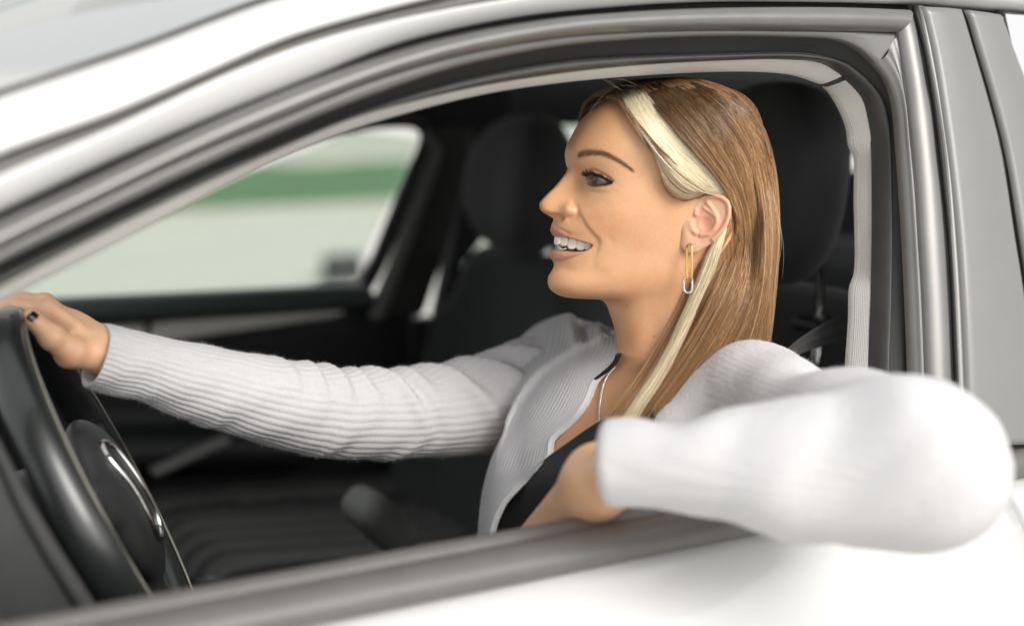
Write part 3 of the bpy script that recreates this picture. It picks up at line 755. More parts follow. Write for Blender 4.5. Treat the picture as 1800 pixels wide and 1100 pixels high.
def Sabs_now(S): return np.abs(S)                   # features are laid out on her left and mirrored to her right
def seg_dist(px, py, pts):
    """distance to a polyline and position along it (0..1)"""
    pts = np.asarray(pts, float); best = np.full(px.shape, 1e9); along = np.zeros(px.shape)
    L = np.r_[0, np.cumsum(np.hypot(*np.diff(pts, axis=0).T))]
    for i in range(len(pts)-1):
        d = pts[i+1]-pts[i]; t = np.clip(((px-pts[i, 0])*d[0]+(py-pts[i, 1])*d[1])/(d @ d), 0, 1)
        dd = np.hypot(px-pts[i, 0]-t*d[0], py-pts[i, 1]-t*d[1]); m = dd < best
        best = np.where(m, dd, best); along = np.where(m, (L[i]+t*(L[i+1]-L[i]))/L[-1], along)
    return best, along
def inside(px, py, poly):
    """signed distance to a polygon (negative inside)"""
    poly = np.asarray(poly, float); d, _ = seg_dist(px, py, np.vstack([poly, poly[0]]))
    c = np.zeros(px.shape, bool); j = len(poly)-1
    for i in range(len(poly)):
        xi, yi, xj, yj = *poly[i], *poly[j]
        c ^= ((yi > py) != (yj > py)) & (px < (xj-xi)*(py-yi)/(yj-yi+1e-12)+xi); j = i
    return np.where(c, -d, d)
face = (cT[None] > -.2)*np.ones_like(A)
def push(amount):
    global A, Bq, S
    n = normals(A, Bq, S); A = A+n[..., 0]*amount; Bq = Bq+n[..., 1]*amount; S = S+n[..., 2]*amount
G2 = lambda X, Y, x, y, rx, ry=None: np.exp(-((X-x)/rx)**2-((Y-y)/(ry or rx))**2)
X, Y = pix(A, Bq, S)
front = smooth(1.5, 9, Sabs)                         # keeps the middle of the face from splitting
# broad forms
push(face*(6*G2(X, Y, 1078, 386, 48, 44) + 2*G2(X, Y, 1115, 365, 55, 35) - 6*G2(X, Y, 1044, 312, 22, 18)*smooth(16, 34, Sabs) + 0.8*G2(X, Y, 1040, 276, 34, 12)
     - 4*G2(X, Y, 1130, 300, 30, 34) - 2.5*G2(X, Y, 1110, 445, 48, 40) + 2*G2(X, Y, 1160, 478, 50, 34) - 1.0*G2(X, Y, 1012, 305, 10, 16)*smooth(10, 20, Sabs)
     + 2*G2(X, Y, 1000, 498, 24, 18) - 2.0*G2(X, Y, 1045, 480, 25, 14) - 2.5*G2(X, Y, 995, 474, 16, 6)*front))
X, Y = pix(A, Bq, S)
# nostril wing, its crease and the nostril
push(face*front*(8.5*G2(X, Y, 999, 369, 13, 11)))
X, Y = pix(A, Bq, S)
d, _ = seg_dist(X, Y, [(1008, 356), (1014, 364), (1015, 373), (1010, 381), (1001, 385)])
d2, _ = seg_dist(X, Y, [(970, 380), (978, 380.5), (986, 383.5)])
push(face*front*(-2.6*gauss(d/4.5) - 9.5*gauss(d2/3.2)))
X, Y = pix(A, Bq, S)
# smile folds
d, t = seg_dist(X, Y, [(1013, 366), (1020, 377), (1029, 395), (1041, 408), (1051, 419), (1054, 428), (1051, 439), (1046, 450)])
lx = np.interp(Y, [362, 377, 395, 408, 419, 428, 439, 452], [1012, 1020, 1029.5, 1041, 1051, 1054, 1051.5, 1047]); sd_f = X-lx
env = smooth(360, 380, Y)*smooth(458, 436, Y)
push(face*env*(2.2*np.tanh(sd_f/5.0)*np.exp(-(np.abs(sd_f)/16)) - .6*gauss(sd_f/4.5)))
d, t = seg_dist(X, Y, [(1068, 410), (1076, 425), (1078, 441)]); push(face*(-.7*gauss(d/5)*np.sin(np.pi*np.clip(t,0.02,.98))))
d, t = seg_dist(X, Y, [(1046, 448), (1042, 467), (1034, 478)]); push(face*(-.9*gauss(d/7)*np.sin(np.pi*np.clip(t,0.02,.98))))
d, t = seg_dist(X, Y, [(1032, 333), (1044, 338), (1058, 339), (1072, 337)]); push(face*(-1.0*gauss(d/4.0)*np.sin(np.pi*np.clip(t,0.02,.98))))
d, t = seg_dist(X, Y, [(1080, 324), (1094, 329), (1110, 331)]); push(face*(-.45*gauss(d/2.6)*(1-t)))
d, t = seg_dist(X, Y, [(1074, 333), (1082, 340), (1087, 348)]); push(face*(-.35*gauss(d/2.4)*(1-t)))
push(face*(2.2*G2(X, Y, 1052, 331, 16, 4.5)))
X, Y = pix(A, Bq, S)
# eyelids: bulge over the eyeball, crease, then the opening
EYE_OPEN = [(1031, 314), (1035, 309.5), (1041, 308), (1049, 310), (1058, 314), (1067, 318.5), (1075, 322), (1067, 323), (1057, 324), (1047, 325.2), (1039, 325), (1033, 321.5)]
push(face*(5.5*G2(X, Y, 1046, 309, 16, 10)))
X, Y = pix(A, Bq, S)
d, t = seg_dist(X, Y, [(1034, 301.5), (1041, 298.5), (1050, 301), (1062, 307.5), (1076, 317), (1084, 322)])
push(face*(-2.0*gauss(d/2.0)*(1-smooth(.7, 1, t))))
d = inside(X, Y, EYE_OPEN)
eye_hole = face*smooth(1.2, -1.6, d)*smooth(20, 26, Sabs)
# lips and mouth opening
MOUTH = [(966, 416.5), (972, 416.5), (984, 417), (995, 418), (1006, 420.5), (1017, 423.5), (1030, 427.5), (1041, 431.2), (1038, 435.5), (1031, 439.3), (1025, 441.2), (1012, 442.8), (1000, 443), (986, 441.5), (976, 440), (966, 440)]
UPLIP = [(964, 398), (972, 399.5), (984, 402), (992, 406.5), (1003, 413), (1018, 420), (1032, 425.5), (1042, 430.5), (1030, 429), (1017, 425), (995, 420), (966, 418)]
LOLIP = [(964, 438), (976, 439), (1000, 442), (1025, 440), (1040, 432.5), (1034, 439.5), (1020, 447.5), (1004, 454.5), (988, 459.5), (975, 458.5), (964, 457)]
dU, dL, dM = inside(X, Y, UPLIP), inside(X, Y, LOLIP), inside(X, Y, MOUTH)
lipmask = np.clip(smooth(1.5, -1.5, dU)+smooth(1.5, -1.5, dL), 0, 1)*face
push(face*(1.6*smooth(1, -5, dU)*smooth(1045, 1015, X) + 3.6*smooth(1, -6, dL)*smooth(1045, 1010, X)))
push(face*(-1.6*gauss(inside(X, Y, UPLIP)/2.2)*(Y < 412)*(X > 975)))
hole = face*smooth(.8, -2.2, dM)
A = A - hole*26 - eye_hole*16
S = S - np.sign(S)*(hole*6)
eye_dark = face*gauss(inside(X, Y, EYE_OPEN)/2.0)*smooth(18, 24, Sabs)
# throat: windpipe, side neck muscle
push((cT[None] > -.5)*(2.5*G2(X, Y, 1112, 585, 30, 40) - 2.5*G2(X, Y, 1150, 600, 16, 60) + 3.0*G2(X, Y, 1185, 590, 16, 60)))
HEADG = HO + PX*(A[..., None]*h_f + Bq[..., None]*h_u + S[..., None]*h_s)
NRM = normals(A, Bq, S); NRM = NRM[..., :1]*h_f + NRM[..., 1:2]*h_u + NRM[..., 2:]*h_s
HX, HY = X, Y

# trunk: rings from the neck base down, facing the way the car faces
NB = at(1190, 640, 1.475)
SHL, SHR = at(1325, 690, 1.41), at(985, 640, 1.70)
def ringpts(c, fwd, sd, up, aFr, aBk, Wl, exf, slope=0.0):
    a = np.where(cT >= 0, aFr*np.abs(cT)**(2/exf), aBk*cT)
    s = Wl*np.sign(sT)*np.abs(sT)**(2/2.3)
    return c + a[:, None]*fwd + s[:, None]*sd + (slope*np.abs(s/Wl)**1.5)[:, None]*up
t_f = np.array([-1.0, -.06, 0]); t_f /= np.linalg.norm(t_f); t_u = np.array([.10, 0, 1.0]); t_u /= np.linalg.norm(t_u)
t_s = np.cross(t_u, t_f); t_s *= np.sign(t_s @ np.array([0, -1.0, 0]))
CH = (SHL+SHR)/2
st = []
nf = h_f*.6+t_f*.4; nf /= np.linalg.norm(nf); ns_ = h_s*.6+t_s*.4; ns_ /= np.linalg.norm(ns_)
t_n = proj(HEADG[-1, np.argmax(cT)])[2]
def ringf(x, y, t, f, sd, aFr, aBk, Wl, exf, slope=0.0, shift=0.0):
    """ring whose front mid-point lies at photograph (x, y), depth t"""
    return ringpts(at(x, y, t)-aFr*f+shift*sd, f, sd, t_u, aFr, aBk, Wl, exf, slope)
st.append(ringf(1086, 645, t_n+.002, nf, ns_, .064, .056, .056, 2.0, .020))
st.append(ringf(1072, 668, t_n+.002, t_f*.8+nf*.2, t_s, .080, .062, .085, 2.0, .016, -.012))
st.append(ringf(1050, 698, t_n-.002, t_f, t_s, .088, .072, .122, 2.0, .006, -.02))
st.append(ringf(1024, 735, t_n-.006, t_f, t_s, .094, .080, .142, 2.1, 0, -.022))
st.append(ringf(990, 790, t_n-.008, t_f, t_s, .100, .085, .142, 2.2, 0, -.022))
st.append(ringf(965, 870, t_n-.010, t_f, t_s, .100, .085, .130, 2.2, 0, -.022))
st.append(ringf(975, 990, t_n+.0, t_f, t_s, .080, .085, .120, 2.2, 0, -.02))
st.append(ringf(985, 1150, t_n+.01, t_f, t_s, .080, .09, .125, 2.2, 0, -.02))
st.append(ringf(975, 1330, t_n+.02, t_f, t_s, .10, .11, .155, 2.4, 0, -.02))
key = np.concatenate([HEADG[-14:-13], HEADG[-1:], np.array(st)], 0)
NB_ = 130
e_ = np.concatenate([key[:1]*2-key[1:2], key, key[-1:]*2-key[-2:-1]], 0)
body = []
for i in range(2, len(e_)-2):
    u = np.linspace(0, 1, 17)[1:, None, None]
    p0, p1, p2, p3 = e_[i-1], e_[i], e_[i+1], e_[i+2]
    m1, m2 = (p2-p0)/2, (p3-p1)/2
    body.append((2*u**3-3*u**2+1)*p1+(u**3-2*u**2+u)*m1+(-2*u**3+3*u**2)*p2+(u**3-u**2)*m2)
TORSO = np.concatenate(body, 0)
BODYG = np.concatenate([HEADG, TORSO], 0)
nb_rows = len(BODYG)

# skin colour, marks and painted facial shade, per vertex
def noise2(x, y, f):
    return (np.sin(x*f+1.3*np.sin(y*f*.7))*np.sin(y*f*1.1+1.7*np.sin(x*f*.6+2)))
skin = np.tile(np.array([.73, .41, .222]), (nb_rows, NTH, 1))
hc = skin[:NR]
def blend(m, c):
    global hc
    hc[...] = hc*(1-m[..., None]) + np.array(c)*m[..., None]
blend(.30*face*G2(HX, HY, 1075, 392, 40, 30), (.70, .30, .17))          # cheek colour
blend(.25*face*G2(HX, HY, 965, 366, 22, 18), (.68, .33, .19))
blend(.45*face*smooth(250, 180, HY), (.50, .255, .125)); blend(.30*face*G2(HX, HY, 1140, 500, 80, 22), (.54, .27, .13))  # shade on the upper forehead and under the jaw, painted into the skin
blend(.45*face*G2(HX, HY, 1045, 312, 20, 8), (.46, .25, .15))           # lid shadow make-up
blend(.42*face*G2(HX, HY, 1022, 324, 14, 14), (.42, .23, .14)); blend(.30*face*G2(HX, HY, 1050, 336, 24, 6), (.48, .24, .15))  # painted shade beside the nose and below the eye
blend(np.clip(lipmask, 0, 1)*.72, (.55, .235, .185))
blend(np.clip(eye_dark, 0, 1)*.70, (.06, .035, .025))
blend(np.clip(hole, 0, 1), (.10, .02, .018))
d, _ = seg_dist(HX, HY, [(1017, 275), (1032, 270), (1054, 269.5), (1068, 273), (1083, 280), (1097, 288), (1112, 300)])
blend(.36*face*gauss(d/np.interp(HX, [1015, 1060, 1112], [5.0, 4.6, 2.0]))*smooth(1008, 1025, HX), (.30, .16, .085))
for mx_, my_, r_ in [(1102.5, 537.5, 1.3), (1149, 592, 1.6), (1098, 467, .8)]:
    blend(.8*gauss(np.hypot(HX-mx_, HY-my_)/r_)*(S > 0), (.16, .07, .04))
hc *= (1+.02*noise2(HX, HY, .09)+.012*noise2(HX, HY, .31))[..., None]
scalp = smooth(0, 1, 0*HX)
skin[NR:] = np.array([.62, .33, .18])
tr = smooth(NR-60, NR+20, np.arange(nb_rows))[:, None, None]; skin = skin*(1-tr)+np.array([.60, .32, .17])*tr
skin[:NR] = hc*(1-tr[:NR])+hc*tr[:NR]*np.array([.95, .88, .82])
def skin_mat():
    m = bpy.data.materials.new('skin'); m.use_nodes = True; nt = m.node_tree; b = nt.nodes['Principled BSDF']
    a = nt.nodes.new('ShaderNodeAttribute'); a.attribute_name = 'tone'
    tc = nt.nodes.new('ShaderNodeTexCoord')
    n1 = nt.nodes.new('ShaderNodeTexNoise'); n1.inputs['Scale'].default_value = 320; n1.inputs['Detail'].default_value = 8; n1.inputs['Roughness'].default_value = .8
    nt.links.new(tc.outputs['Object'], n1.inputs['Vector'])
    mr = nt.nodes.new('ShaderNodeMapRange'); mr.inputs[1].default_value = .3; mr.inputs[2].default_value = .7; mr.inputs[3].default_value = .94; mr.inputs[4].default_value = 1.05
    nt.links.new(n1.outputs[0], mr.inputs[0])
    mx = nt.nodes.new('ShaderNodeMix'); mx.data_type = 'RGBA'; mx.blend_type = 'MULTIPLY'; mx.inputs[0].default_value = 1
    nt.links.new(a.outputs['Color'], mx.inputs[6]); nt.links.new(mr.outputs[0], mx.inputs[7])
    n3 = nt.nodes.new('ShaderNodeTexNoise'); n3.inputs['Scale'].default_value = 45; n3.inputs['Detail'].default_value = 8; n3.inputs['Roughness'].default_value = .65
    nt.links.new(tc.outputs['Object'], n3.inputs['Vector'])
    rp = nt.nodes.new('ShaderNodeValToRGB'); rp.color_ramp.elements[0].position = .3; rp.color_ramp.elements[1].position = .7
    rp.color_ramp.elements[0].color = (1.0, .93, .91, 1); rp.color_ramp.elements[1].color = (1.0, 1.05, 1.06, 1)
    nt.links.new(n3.outputs[0], rp.inputs[0])
    m2 = nt.nodes.new('ShaderNodeMix'); m2.data_type = 'RGBA'; m2.blend_type = 'MULTIPLY'; m2.inputs[0].default_value = 1
    nt.links.new(mx.outputs[2], m2.inputs[6]); nt.links.new(rp.outputs[0], m2.inputs[7]); nt.links.new(m2.outputs[2], b.inputs['Base Color'])
    b.inputs['Roughness'].default_value = .42; b.inputs['Specular IOR Level'].default_value = .5
    b.inputs['Subsurface Weight'].default_value = .12; b.inputs['Subsurface Radius'].default_value = (1.0, .35, .18); b.inputs['Subsurface Scale'].default_value = .006
    n2 = nt.nodes.new('ShaderNodeTexVoronoi'); n2.inputs['Scale'].default_value = 1000
    nt.links.new(tc.outputs['Object'], n2.inputs['Vector'])
    bp_ = nt.nodes.new('ShaderNodeBump'); bp_.inputs['Strength'].default_value = .14; bp_.inputs['Distance'].default_value = .0005
    nt.links.new(n2.outputs['Distance'], bp_.inputs['Height']); nt.links.new(bp_.outputs[0], b.inputs['Normal'])
    return m
M['skin'] = skin_mat()
BV = BODYG.reshape(-1, 3); BF = grid_faces(nb_rows, NTH, cv=True)
BTONE = skin.reshape(-1, 3)

def head_depth(x, y, near=True):
    """depth of her head or neck surface under photograph point (x, y)"""
    i = np.argmin((HX-x)**2+(HY-y)**2+np.where(S > 0, 0, 1e6)); return proj(HEADG.reshape(-1, 3)[i])[2]

# ear: plate, rolled rim, inner fold, bowl, front flap and lobe
def ear_sdf(p):
    x, y, z = p[:, 0], p[:, 1], p[:, 2]
    OUT = [(1216, 352), (1228, 346), (1240, 341), (1256, 339.5), (1270, 343), (1281, 351), (1286, 362), (1286, 378), (1281, 396), (1271, 412), (1258, 425), (1243, 435), (1226, 443.5), (1212, 445), (1201, 440), (1197, 430), (1200, 418), (1206, 404), (1207, 385)]
    d2 = inside(x, y, OUT)
    tilt = (x-1235)*.28                              # rear edge stands out from the head
    zz = z-tilt
    plate_ = np.maximum(d2+1.5, np.abs(zz)-3.0)
    plate_ = smax(d2+1.5, np.abs(zz+1.0)-4.2, 3.0)
    def tb(pts, r, zo):
        dd, t = seg_dist(x, y, pts); return np.hypot(dd, zz-zo)-np.interp(t, [0, 1], r)
    helix = tb([(1222, 376), (1222, 362), (1229, 351), (1240, 345.5), (1256, 344), (1269, 347.5), (1278, 355), (1281.5, 365), (1281, 379), (1275.5, 394), (1266, 408), (1253, 421)], (4.6, 3.8), 4)
    anti = tb([(1243, 356), (1252, 368), (1259, 380), (1260, 392), (1254, 403), (1244, 411), (1232, 413)], (3.6, 4.6), 3.0)
    anti2 = tb([(1238, 366), (1248, 372), (1257, 380)], (3.0, 3.4), 3.0)
    d = smin(plate_, helix, 3.5); d = smin(d, smin(anti, anti2, 2), 3)
    bowl = np.sqrt(((x-1241)/13)**2+((y-393)/15)**2+((zz-7)/7.6)**2)*10-10
    d = smax(d, -bowl, 2.5)
    d = smin(d, tb([(1214, 392), (1216, 402), (1222, 409)], (6.0, 4.5), 4.5), 4)      # front flap
    d = smin(d, np.sqrt(((x-1213)/15)**2+((y-430)/14)**2+((zz-1)/5.5)**2)*7-7, 6)     # lobe
    d = smin(d, np.sqrt(((x-1208)/14)**2+((y-400)/30)**2+((z+12)/14)**2)*13-13, 6)     # root into the cheek
    return d
EV, EF = nets(ear_sdf, (1186, 328, -26), (1298, 456, 26), 1.25)
t_ear = head_depth(1236, 392)
ER = np.array([at(x, y, t_ear-.004-z*PX*.9) for x, y, z in EV])
EARTONE = np.tile(np.array([.70, .40, .26]), (len(ER), 1))
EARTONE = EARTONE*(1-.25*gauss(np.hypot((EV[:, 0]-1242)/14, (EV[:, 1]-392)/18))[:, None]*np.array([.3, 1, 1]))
# far ear: mirror image about the middle plane of the head
loc = (ER-HO); ss = loc @ h_s; ERF = ER-2*np.outer(ss, h_s)
# ------------------------------------------------------------------ hands and forearms (joined into the body mesh)
EXTRA_BODY = []
def chain(p, pts, rads, k=.006):
    d = None
    for i in range(len(pts)-1):
        c = sd_cone(p, pts[i], pts[i+1], rads[i], rads[i+1]); d = c if d is None else smin(d, c, k)
    return d
def fingers_sdf(p, fs):
    d = None
    for pts, rads in fs:
        c = chain(p, pts, rads, .003); d = c if d is None else smin(d, c, .0025)
    return d
RW = at(196, 618, 1.372)
RH_F = [([at(84, 552, 1.365), at(18, 540, 1.372), at(-42, 572, 1.36), at(-52, 622, 1.345)], [.0125, .0098, .0088, .0070]),
        ([at(78, 540, 1.385), at(10, 526, 1.395), at(-52, 556, 1.385), at(-64, 612, 1.365)], [.0125, .0100, .0090, .0072]),
        ([at(78, 542, 1.408), at(14, 528, 1.418), at(-48, 560, 1.408), at(-58, 612, 1.39)], [.0120, .0094, .0085, .0070]),
        ([at(88, 552, 1.428), at(34, 542, 1.436), at(-18, 568, 1.43), at(-30, 610, 1.415)], [.0110, .0082, .0074, .0060])]
def right_hand(p):
    arm = chain(p, [at(420, 686, 1.452), at(300, 658, 1.41), RW], [.024, .022, .0185], .01)
    palm = smin(sd_cone(p, RW, at(124, 584, 1.378), .0175, .0205), sd_cone(p, RW, at(116, 582, 1.405), .0175, .019), .01)
    palm = smin(palm, smin(sd_cone(p, at(124, 585, 1.376), at(86, 551, 1.368), .0195, .0130), sd_cone(p, at(115, 580, 1.405), at(88, 550, 1.428), .018, .0115), .010), .010)
    palm = smin(palm, sd_cone(p, at(84, 552, 1.372), at(88, 552, 1.428), .0120, .0105), .010)
    d = smin(arm, palm, .012)
    for pts, _ in RH_F[:4]: d = smin(d, np.linalg.norm(p-pts[0]-UPV*.004, axis=1)-.0105, .005)            # knuckles
    d = smin(d, fingers_sdf(p, RH_F), .0035)
    ball = chain(p, [at(166, 624, 1.362), at(124, 618, 1.344)], [.0140, .0165], .008)
    d = smin(d, ball, .012)
    th = chain(p, [at(126, 618, 1.338), at(90, 592, 1.322), at(56, 560, 1.316)], [.0145, .0112, .0090], .004)
    th = smin(th, np.linalg.norm(p-at(92, 593, 1.3205), axis=1)-.0118, .004)
    d = smin(d, th, .0045)
    tend = chain(p, [at(160, 590, 1.362), at(135, 573, 1.356), at(98, 549, 1.360)], [.002, .0042, .004], .004)
    return smin(d, tend, .010)
V, F = nets(right_hand, RW+np.array([-.22, -.10, -.11]), RW+np.array([.20, .14, .10]), .0018)
def hand_tone(V, tips):
    t = np.tile(np.array([.80, .49, .30]), (len(V), 1))
    for q in tips:
        m = gauss(np.linalg.norm(V-q, axis=1)/.014)[:, None]*.35; t = t*(1-m)+np.array([.70, .36, .25])*m
    n = noise2(V[:, 0]*900, V[:, 2]*900, .11)[:, None]; return t*(1+.05*n)
EXTRA_BODY.append((V, F, hand_tone(V, [at(56, 559, 1.324), at(84, 552, 1.365), at(122, 616, 1.33)])))
# left hand drops inside the door
LW = at(1080, 836, 1.158)
LH_F = [([at(938, 955, 1.315), at(905, 1015, 1.33), at(890, 1065, 1.33), at(885, 1100, 1.325)], [.0115, .0092, .0082, .0068]),
        ([at(955, 968, 1.298), at(925, 1030, 1.312), at(910, 1085, 1.312), at(905, 1125, 1.305)], [.012, .0096, .0086, .007]),
        ([at(975, 978, 1.283), at(950, 1040, 1.294), at(935, 1095, 1.294), at(930, 1130, 1.288)], [.0115, .0092, .0082, .007]),
        ([at(998, 980, 1.272), at(980, 1035, 1.282), at(968, 1080, 1.282), at(962, 1105, 1.276)], [.010, .0078, .007, .006])]
def left_hand(p):
    W2, KN = at(1054, 842, 1.232), at(982, 940, 1.30)
    arm = chain(p, [at(1250, 828, 1.13), at(1160, 830, 1.145), at(1096, 830, 1.180), W2], [.024, .024, .0200, .0200], .02)
    palm = smin(sd_cone(p, W2, at(950, 970, 1.335), .0205, .0275), sd_cone(p, W2, at(975, 975, 1.325), .0195, .024), .03)
    d = smin(smin(arm, palm, .035), fingers_sdf(p, LH_F), .008)
    th = chain(p, [at(1010, 930, 1.325), at(978, 975, 1.35), at(950, 995, 1.355), at(930, 1035, 1.35)], [.016, .014, .0105, .008], .008)
    return smin(d, th, .012)
V, F = nets(left_hand, at(1030, 930, 1.24)+np.array([-.16, -.17, -.15]), at(1030, 930, 1.24)+np.array([.16, .16, .16]), .003)
EXTRA_BODY.append((V, F, hand_tone(V, [])*np.array([1.05, 1.05, 1.05])))
bv, bf, bt = [BV], [BF], [BTONE]
k_ = len(BV)
def add_body(v, f, tone):
    global k_
    bv.append(v); bf.append(np.asarray(f)+k_); bt.append(np.broadcast_to(tone, (len(v), 3))); k_ += len(v)
add_body(ER, EF, EARTONE); add_body(ERF, EF[:, ::-1], EARTONE)
for hv, hf, ht in EXTRA_BODY: add_body(hv, hf, ht)
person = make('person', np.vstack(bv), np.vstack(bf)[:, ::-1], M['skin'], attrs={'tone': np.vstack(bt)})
tag(person, 'smiling blonde woman in a white ribbed cardigan at the steering wheel', 'person')
# ------------------------------------------------------------------ eyes, teeth, brows, lashes
def eye_mat():
    m = bpy.data.materials.new('eyeball'); m.use_nodes = True; nt = m.node_tree; b = nt.nodes['Principled BSDF']
    a = nt.nodes.new('ShaderNodeAttribute'); a.attribute_name = 'tone'
    nt.links.new(a.outputs['Color'], b.inputs['Base Color'])
    b.inputs['Roughness'].default_value = .06; b.inputs['Coat Weight'].default_value = 1.0; b.inputs['Coat Roughness'].default_value = .02
    return m
M['eye'] = eye_mat()
def eyeball(sgn):
    s0 = 50.0*sgn; c = np.array([a_of(1055, abs(s0)) - .5, 400-318.5, s0]); r = 20.0
    n, m_ = 48, 64
    al = np.linspace(0, np.pi, n); be = np.linspace(0, 2*np.pi, m_, endpoint=False)
    Aa, Be = np.meshgrid(al, be, indexing='ij')
    gz = np.array([.97, .02, .12*1])                                   # gaze: ahead, a touch to her left
    gz /= np.linalg.norm(gz); e1 = np.cross(gz, [0, 1, 0]); e1 /= np.linalg.norm(e1); e2 = np.cross(e1, gz)
    rr_ = r*(1+.10*np.exp(-(Aa/.42)**4))
    P_ = c + rr_[..., None]*(np.cos(Aa)[..., None]*gz + np.sin(Aa)[..., None]*(np.cos(Be)[..., None]*e1+np.sin(Be)[..., None]*e2))
    V = H(P_[..., 0].ravel(), P_[..., 1].ravel(), P_[..., 2].ravel())
    ir = smooth(.50, .44, Aa.ravel())[:, None]; pu = smooth(.20, .16, Aa.ravel())[:, None]; lim = gauss((Aa.ravel()-.47)/.05)[:, None]
    streak = (.8+.35*np.sin(Be.ravel()*17+np.sin(Be.ravel()*5))*np.sin(Aa.ravel()*20))[:, None]
    tone = np.array([.26, .22, .195])*(1-ir) + ir*np.array([.09, .095, .05])*streak
    tone = tone*(1-.7*lim); tone = tone*(1-pu)+.004*pu
    F = grid_faces(n, m_, cv=True)
    return make('eye', V, F[:, ::-1], M['eye'], person, attrs={'tone': tone})
eyeball(1); eyeball(-1)
M['tooth'] = mat('enamel', (.93, .87, .76), .16, coat=.6)
M['tooth'].node_tree.nodes['Principled BSDF'].inputs['Subsurface Weight'].default_value = .2
M['tooth'].node_tree.nodes['Principled BSDF'].inputs['Subsurface Scale'].default_value = .003
M['gum'] = mat('gum', (.45, .14, .12), .3)
def tooth_mesh():
    def f(p):
        x, y, z = p.T                       # x across, y down (0 gum .. 1 edge), z out
        w = .40+.10*np.clip(y, 0, 1)
        d = np.sqrt((x/w)**2)
        q = np.stack([x/w, (y-.45)/.60, z/.42], 1)
        return ((np.abs(q)**2.9).sum(1)**(1/2.9)-1)*.35
    V, F = nets(f, (-.62, -.3, -.55), (.62, 1.2, .55), .06); return V, F
TV, TF = tooth_mesh()
ARCH = [(5.5, 981.2, 417, 432.5, 12.5), (16.5, 991.5, 417.5, 434, 12), (26.5, 1004, 420, 438.6, 13), (34, 1018, 423, 440.5, 12), (39, 1031, 427.5, 440, 11)]
for sg in (1, -1):
    prev = None
    for i, (s_, x_, y0, y1, w_) in enumerate(ARCH):
        a_ = a_of(x_, s_)+(5.0 if i == 0 else 3.0 if i == 1 else 1.5)
        nx_ = ARCH[min(i+1, 4)]; pv_ = ARCH[max(i-1, 0)]
        ta = np.array([a_of(nx_[1], nx_[0])-a_of(pv_[1], pv_[0]), nx_[0]-pv_[0]]); ta /= np.linalg.norm(ta)     # along the arch
        if i == 0: ta = np.array([-.35, .94])
        no = np.array([ta[1], -ta[0]]) if ta[1] > 0 else np.array([-ta[1], ta[0]])
        if no[0] < 0: no = -no
        wid = [17, 16.5, 18, 17, 15.5][i]; hgt = (y1-y0)*1.04
        q = TV*np.array([wid*.98, hgt, 8])
        aa = a_ - 3.5*no[0] + q[:, 0]*ta[0] + q[:, 2]*no[0] + (1.5*(q[:, 1]/hgt) if i < 3 else 0)
        sv = (s_ - 3.5*no[1] + q[:, 0]*ta[1] + q[:, 2]*no[1])*sg
        bb = 400-(y0+q[:, 1])
        make('tooth', H(aa, bb, sv), TF if sg > 0 else TF[:, ::-1], M['tooth'], person)
for s_, x_, w_ in ((5, 988, 10), (14, 995, 9), (-5, 986, 10)):
    q = TV*np.array([w_, 9, 6.5]); ta = np.array([-.45, .89]); no = np.array([.89, .45])
    make('tooth', H(a_of(x_, abs(s_))-3+q[:, 0]*ta[0]+q[:, 2]*no[0], 400-(451.5-q[:, 1]), s_+q[:, 0]*ta[1]*np.sign(s_)+q[:, 2]*no[1]*.6), TF, M['tooth'], person)
gp = spline(np.array([(a_of(1040, 44)-6, 44), (a_of(1018, 36)-8, 34), (a_of(996, 22)-8, 20), (a_of(982, 6)-6, 5), (a_of(982, 6)-6, -5), (a_of(996, 22)-8, -20), (a_of(1018, 36)-8, -34), (a_of(1040, 44)-6, -44)]), 40)
V, F = tube(H(gp[:, 0], np.interp(np.abs(gp[:, 1]), [0, 44], [400-415.5, 400-424]), gp[:, 1]), 4.5*PX, 10); make4('gum', V, F, M['gum'], person)

def strands(name, paths, rads, cols, m, parent, sides=3, kind=None):
    """many tapering fibres as one mesh: paths [N,K,3], rads [N], cols [N,K,3]"""
    Np, Kp = paths.shape[:2]
    T = np.gradient(paths, axis=1); T /= np.linalg.norm(T, axis=2, keepdims=True)+1e-12
    ref = np.array([.3, .5, .81]); N1 = np.cross(T, ref); N1 /= np.linalg.norm(N1, axis=2, keepdims=True)+1e-12
    N2 = np.cross(T, N1)
    tap = np.interp(np.linspace(0, 1, Kp), [0, .05, .7, 1], [.8, 1, .9, .25])
    r = rads[:, None]*tap[None]
    ang = np.linspace(0, 2*np.pi, sides, endpoint=False)
    V = paths[:, :, None] + r[:, :, None, None]*(np.cos(ang)[None, None, :, None]*N1[:, :, None]+np.sin(ang)[None, None, :, None]*N2[:, :, None])
    base = (np.arange(Np)*Kp*sides)[:, None]
    f0 = grid_faces(Kp, sides, cv=True)
    F = (base[:, :, None]+f0[None]).reshape(-1, 4)
    C = np.repeat(cols[:, :, None], sides, 2).reshape(-1, 3)
    o = make(name, V.reshape(-1, 3), F, m, parent, attrs={'tone': C})
    return o
def hair_mat(name, rough=.30, spec=.5):
    m = bpy.data.materials.new(name); m.use_nodes = True; nt = m.node_tree; b = nt.nodes['Principled BSDF']
    a = nt.nodes.new('ShaderNodeAttribute'); a.attribute_name = 'tone'; nt.links.new(a.outputs['Color'], b.inputs['Base Color'])
    b.inputs['Roughness'].default_value = rough; b.inputs['Specular IOR Level'].default_value = spec
    return m
M['hair'] = hair_mat('hair'); M['brow'] = hair_mat('brow_hair', .6, .2)
near_pts = HEADG.reshape(-1, 3); nearN = NRM.reshape(-1, 3)
_sel = np.where((S.ravel() > 2) & (np.tile(cT, NR) > -.9))[0]
_hx, _hy = HX.ravel()[_sel], HY.ravel()[_sel]
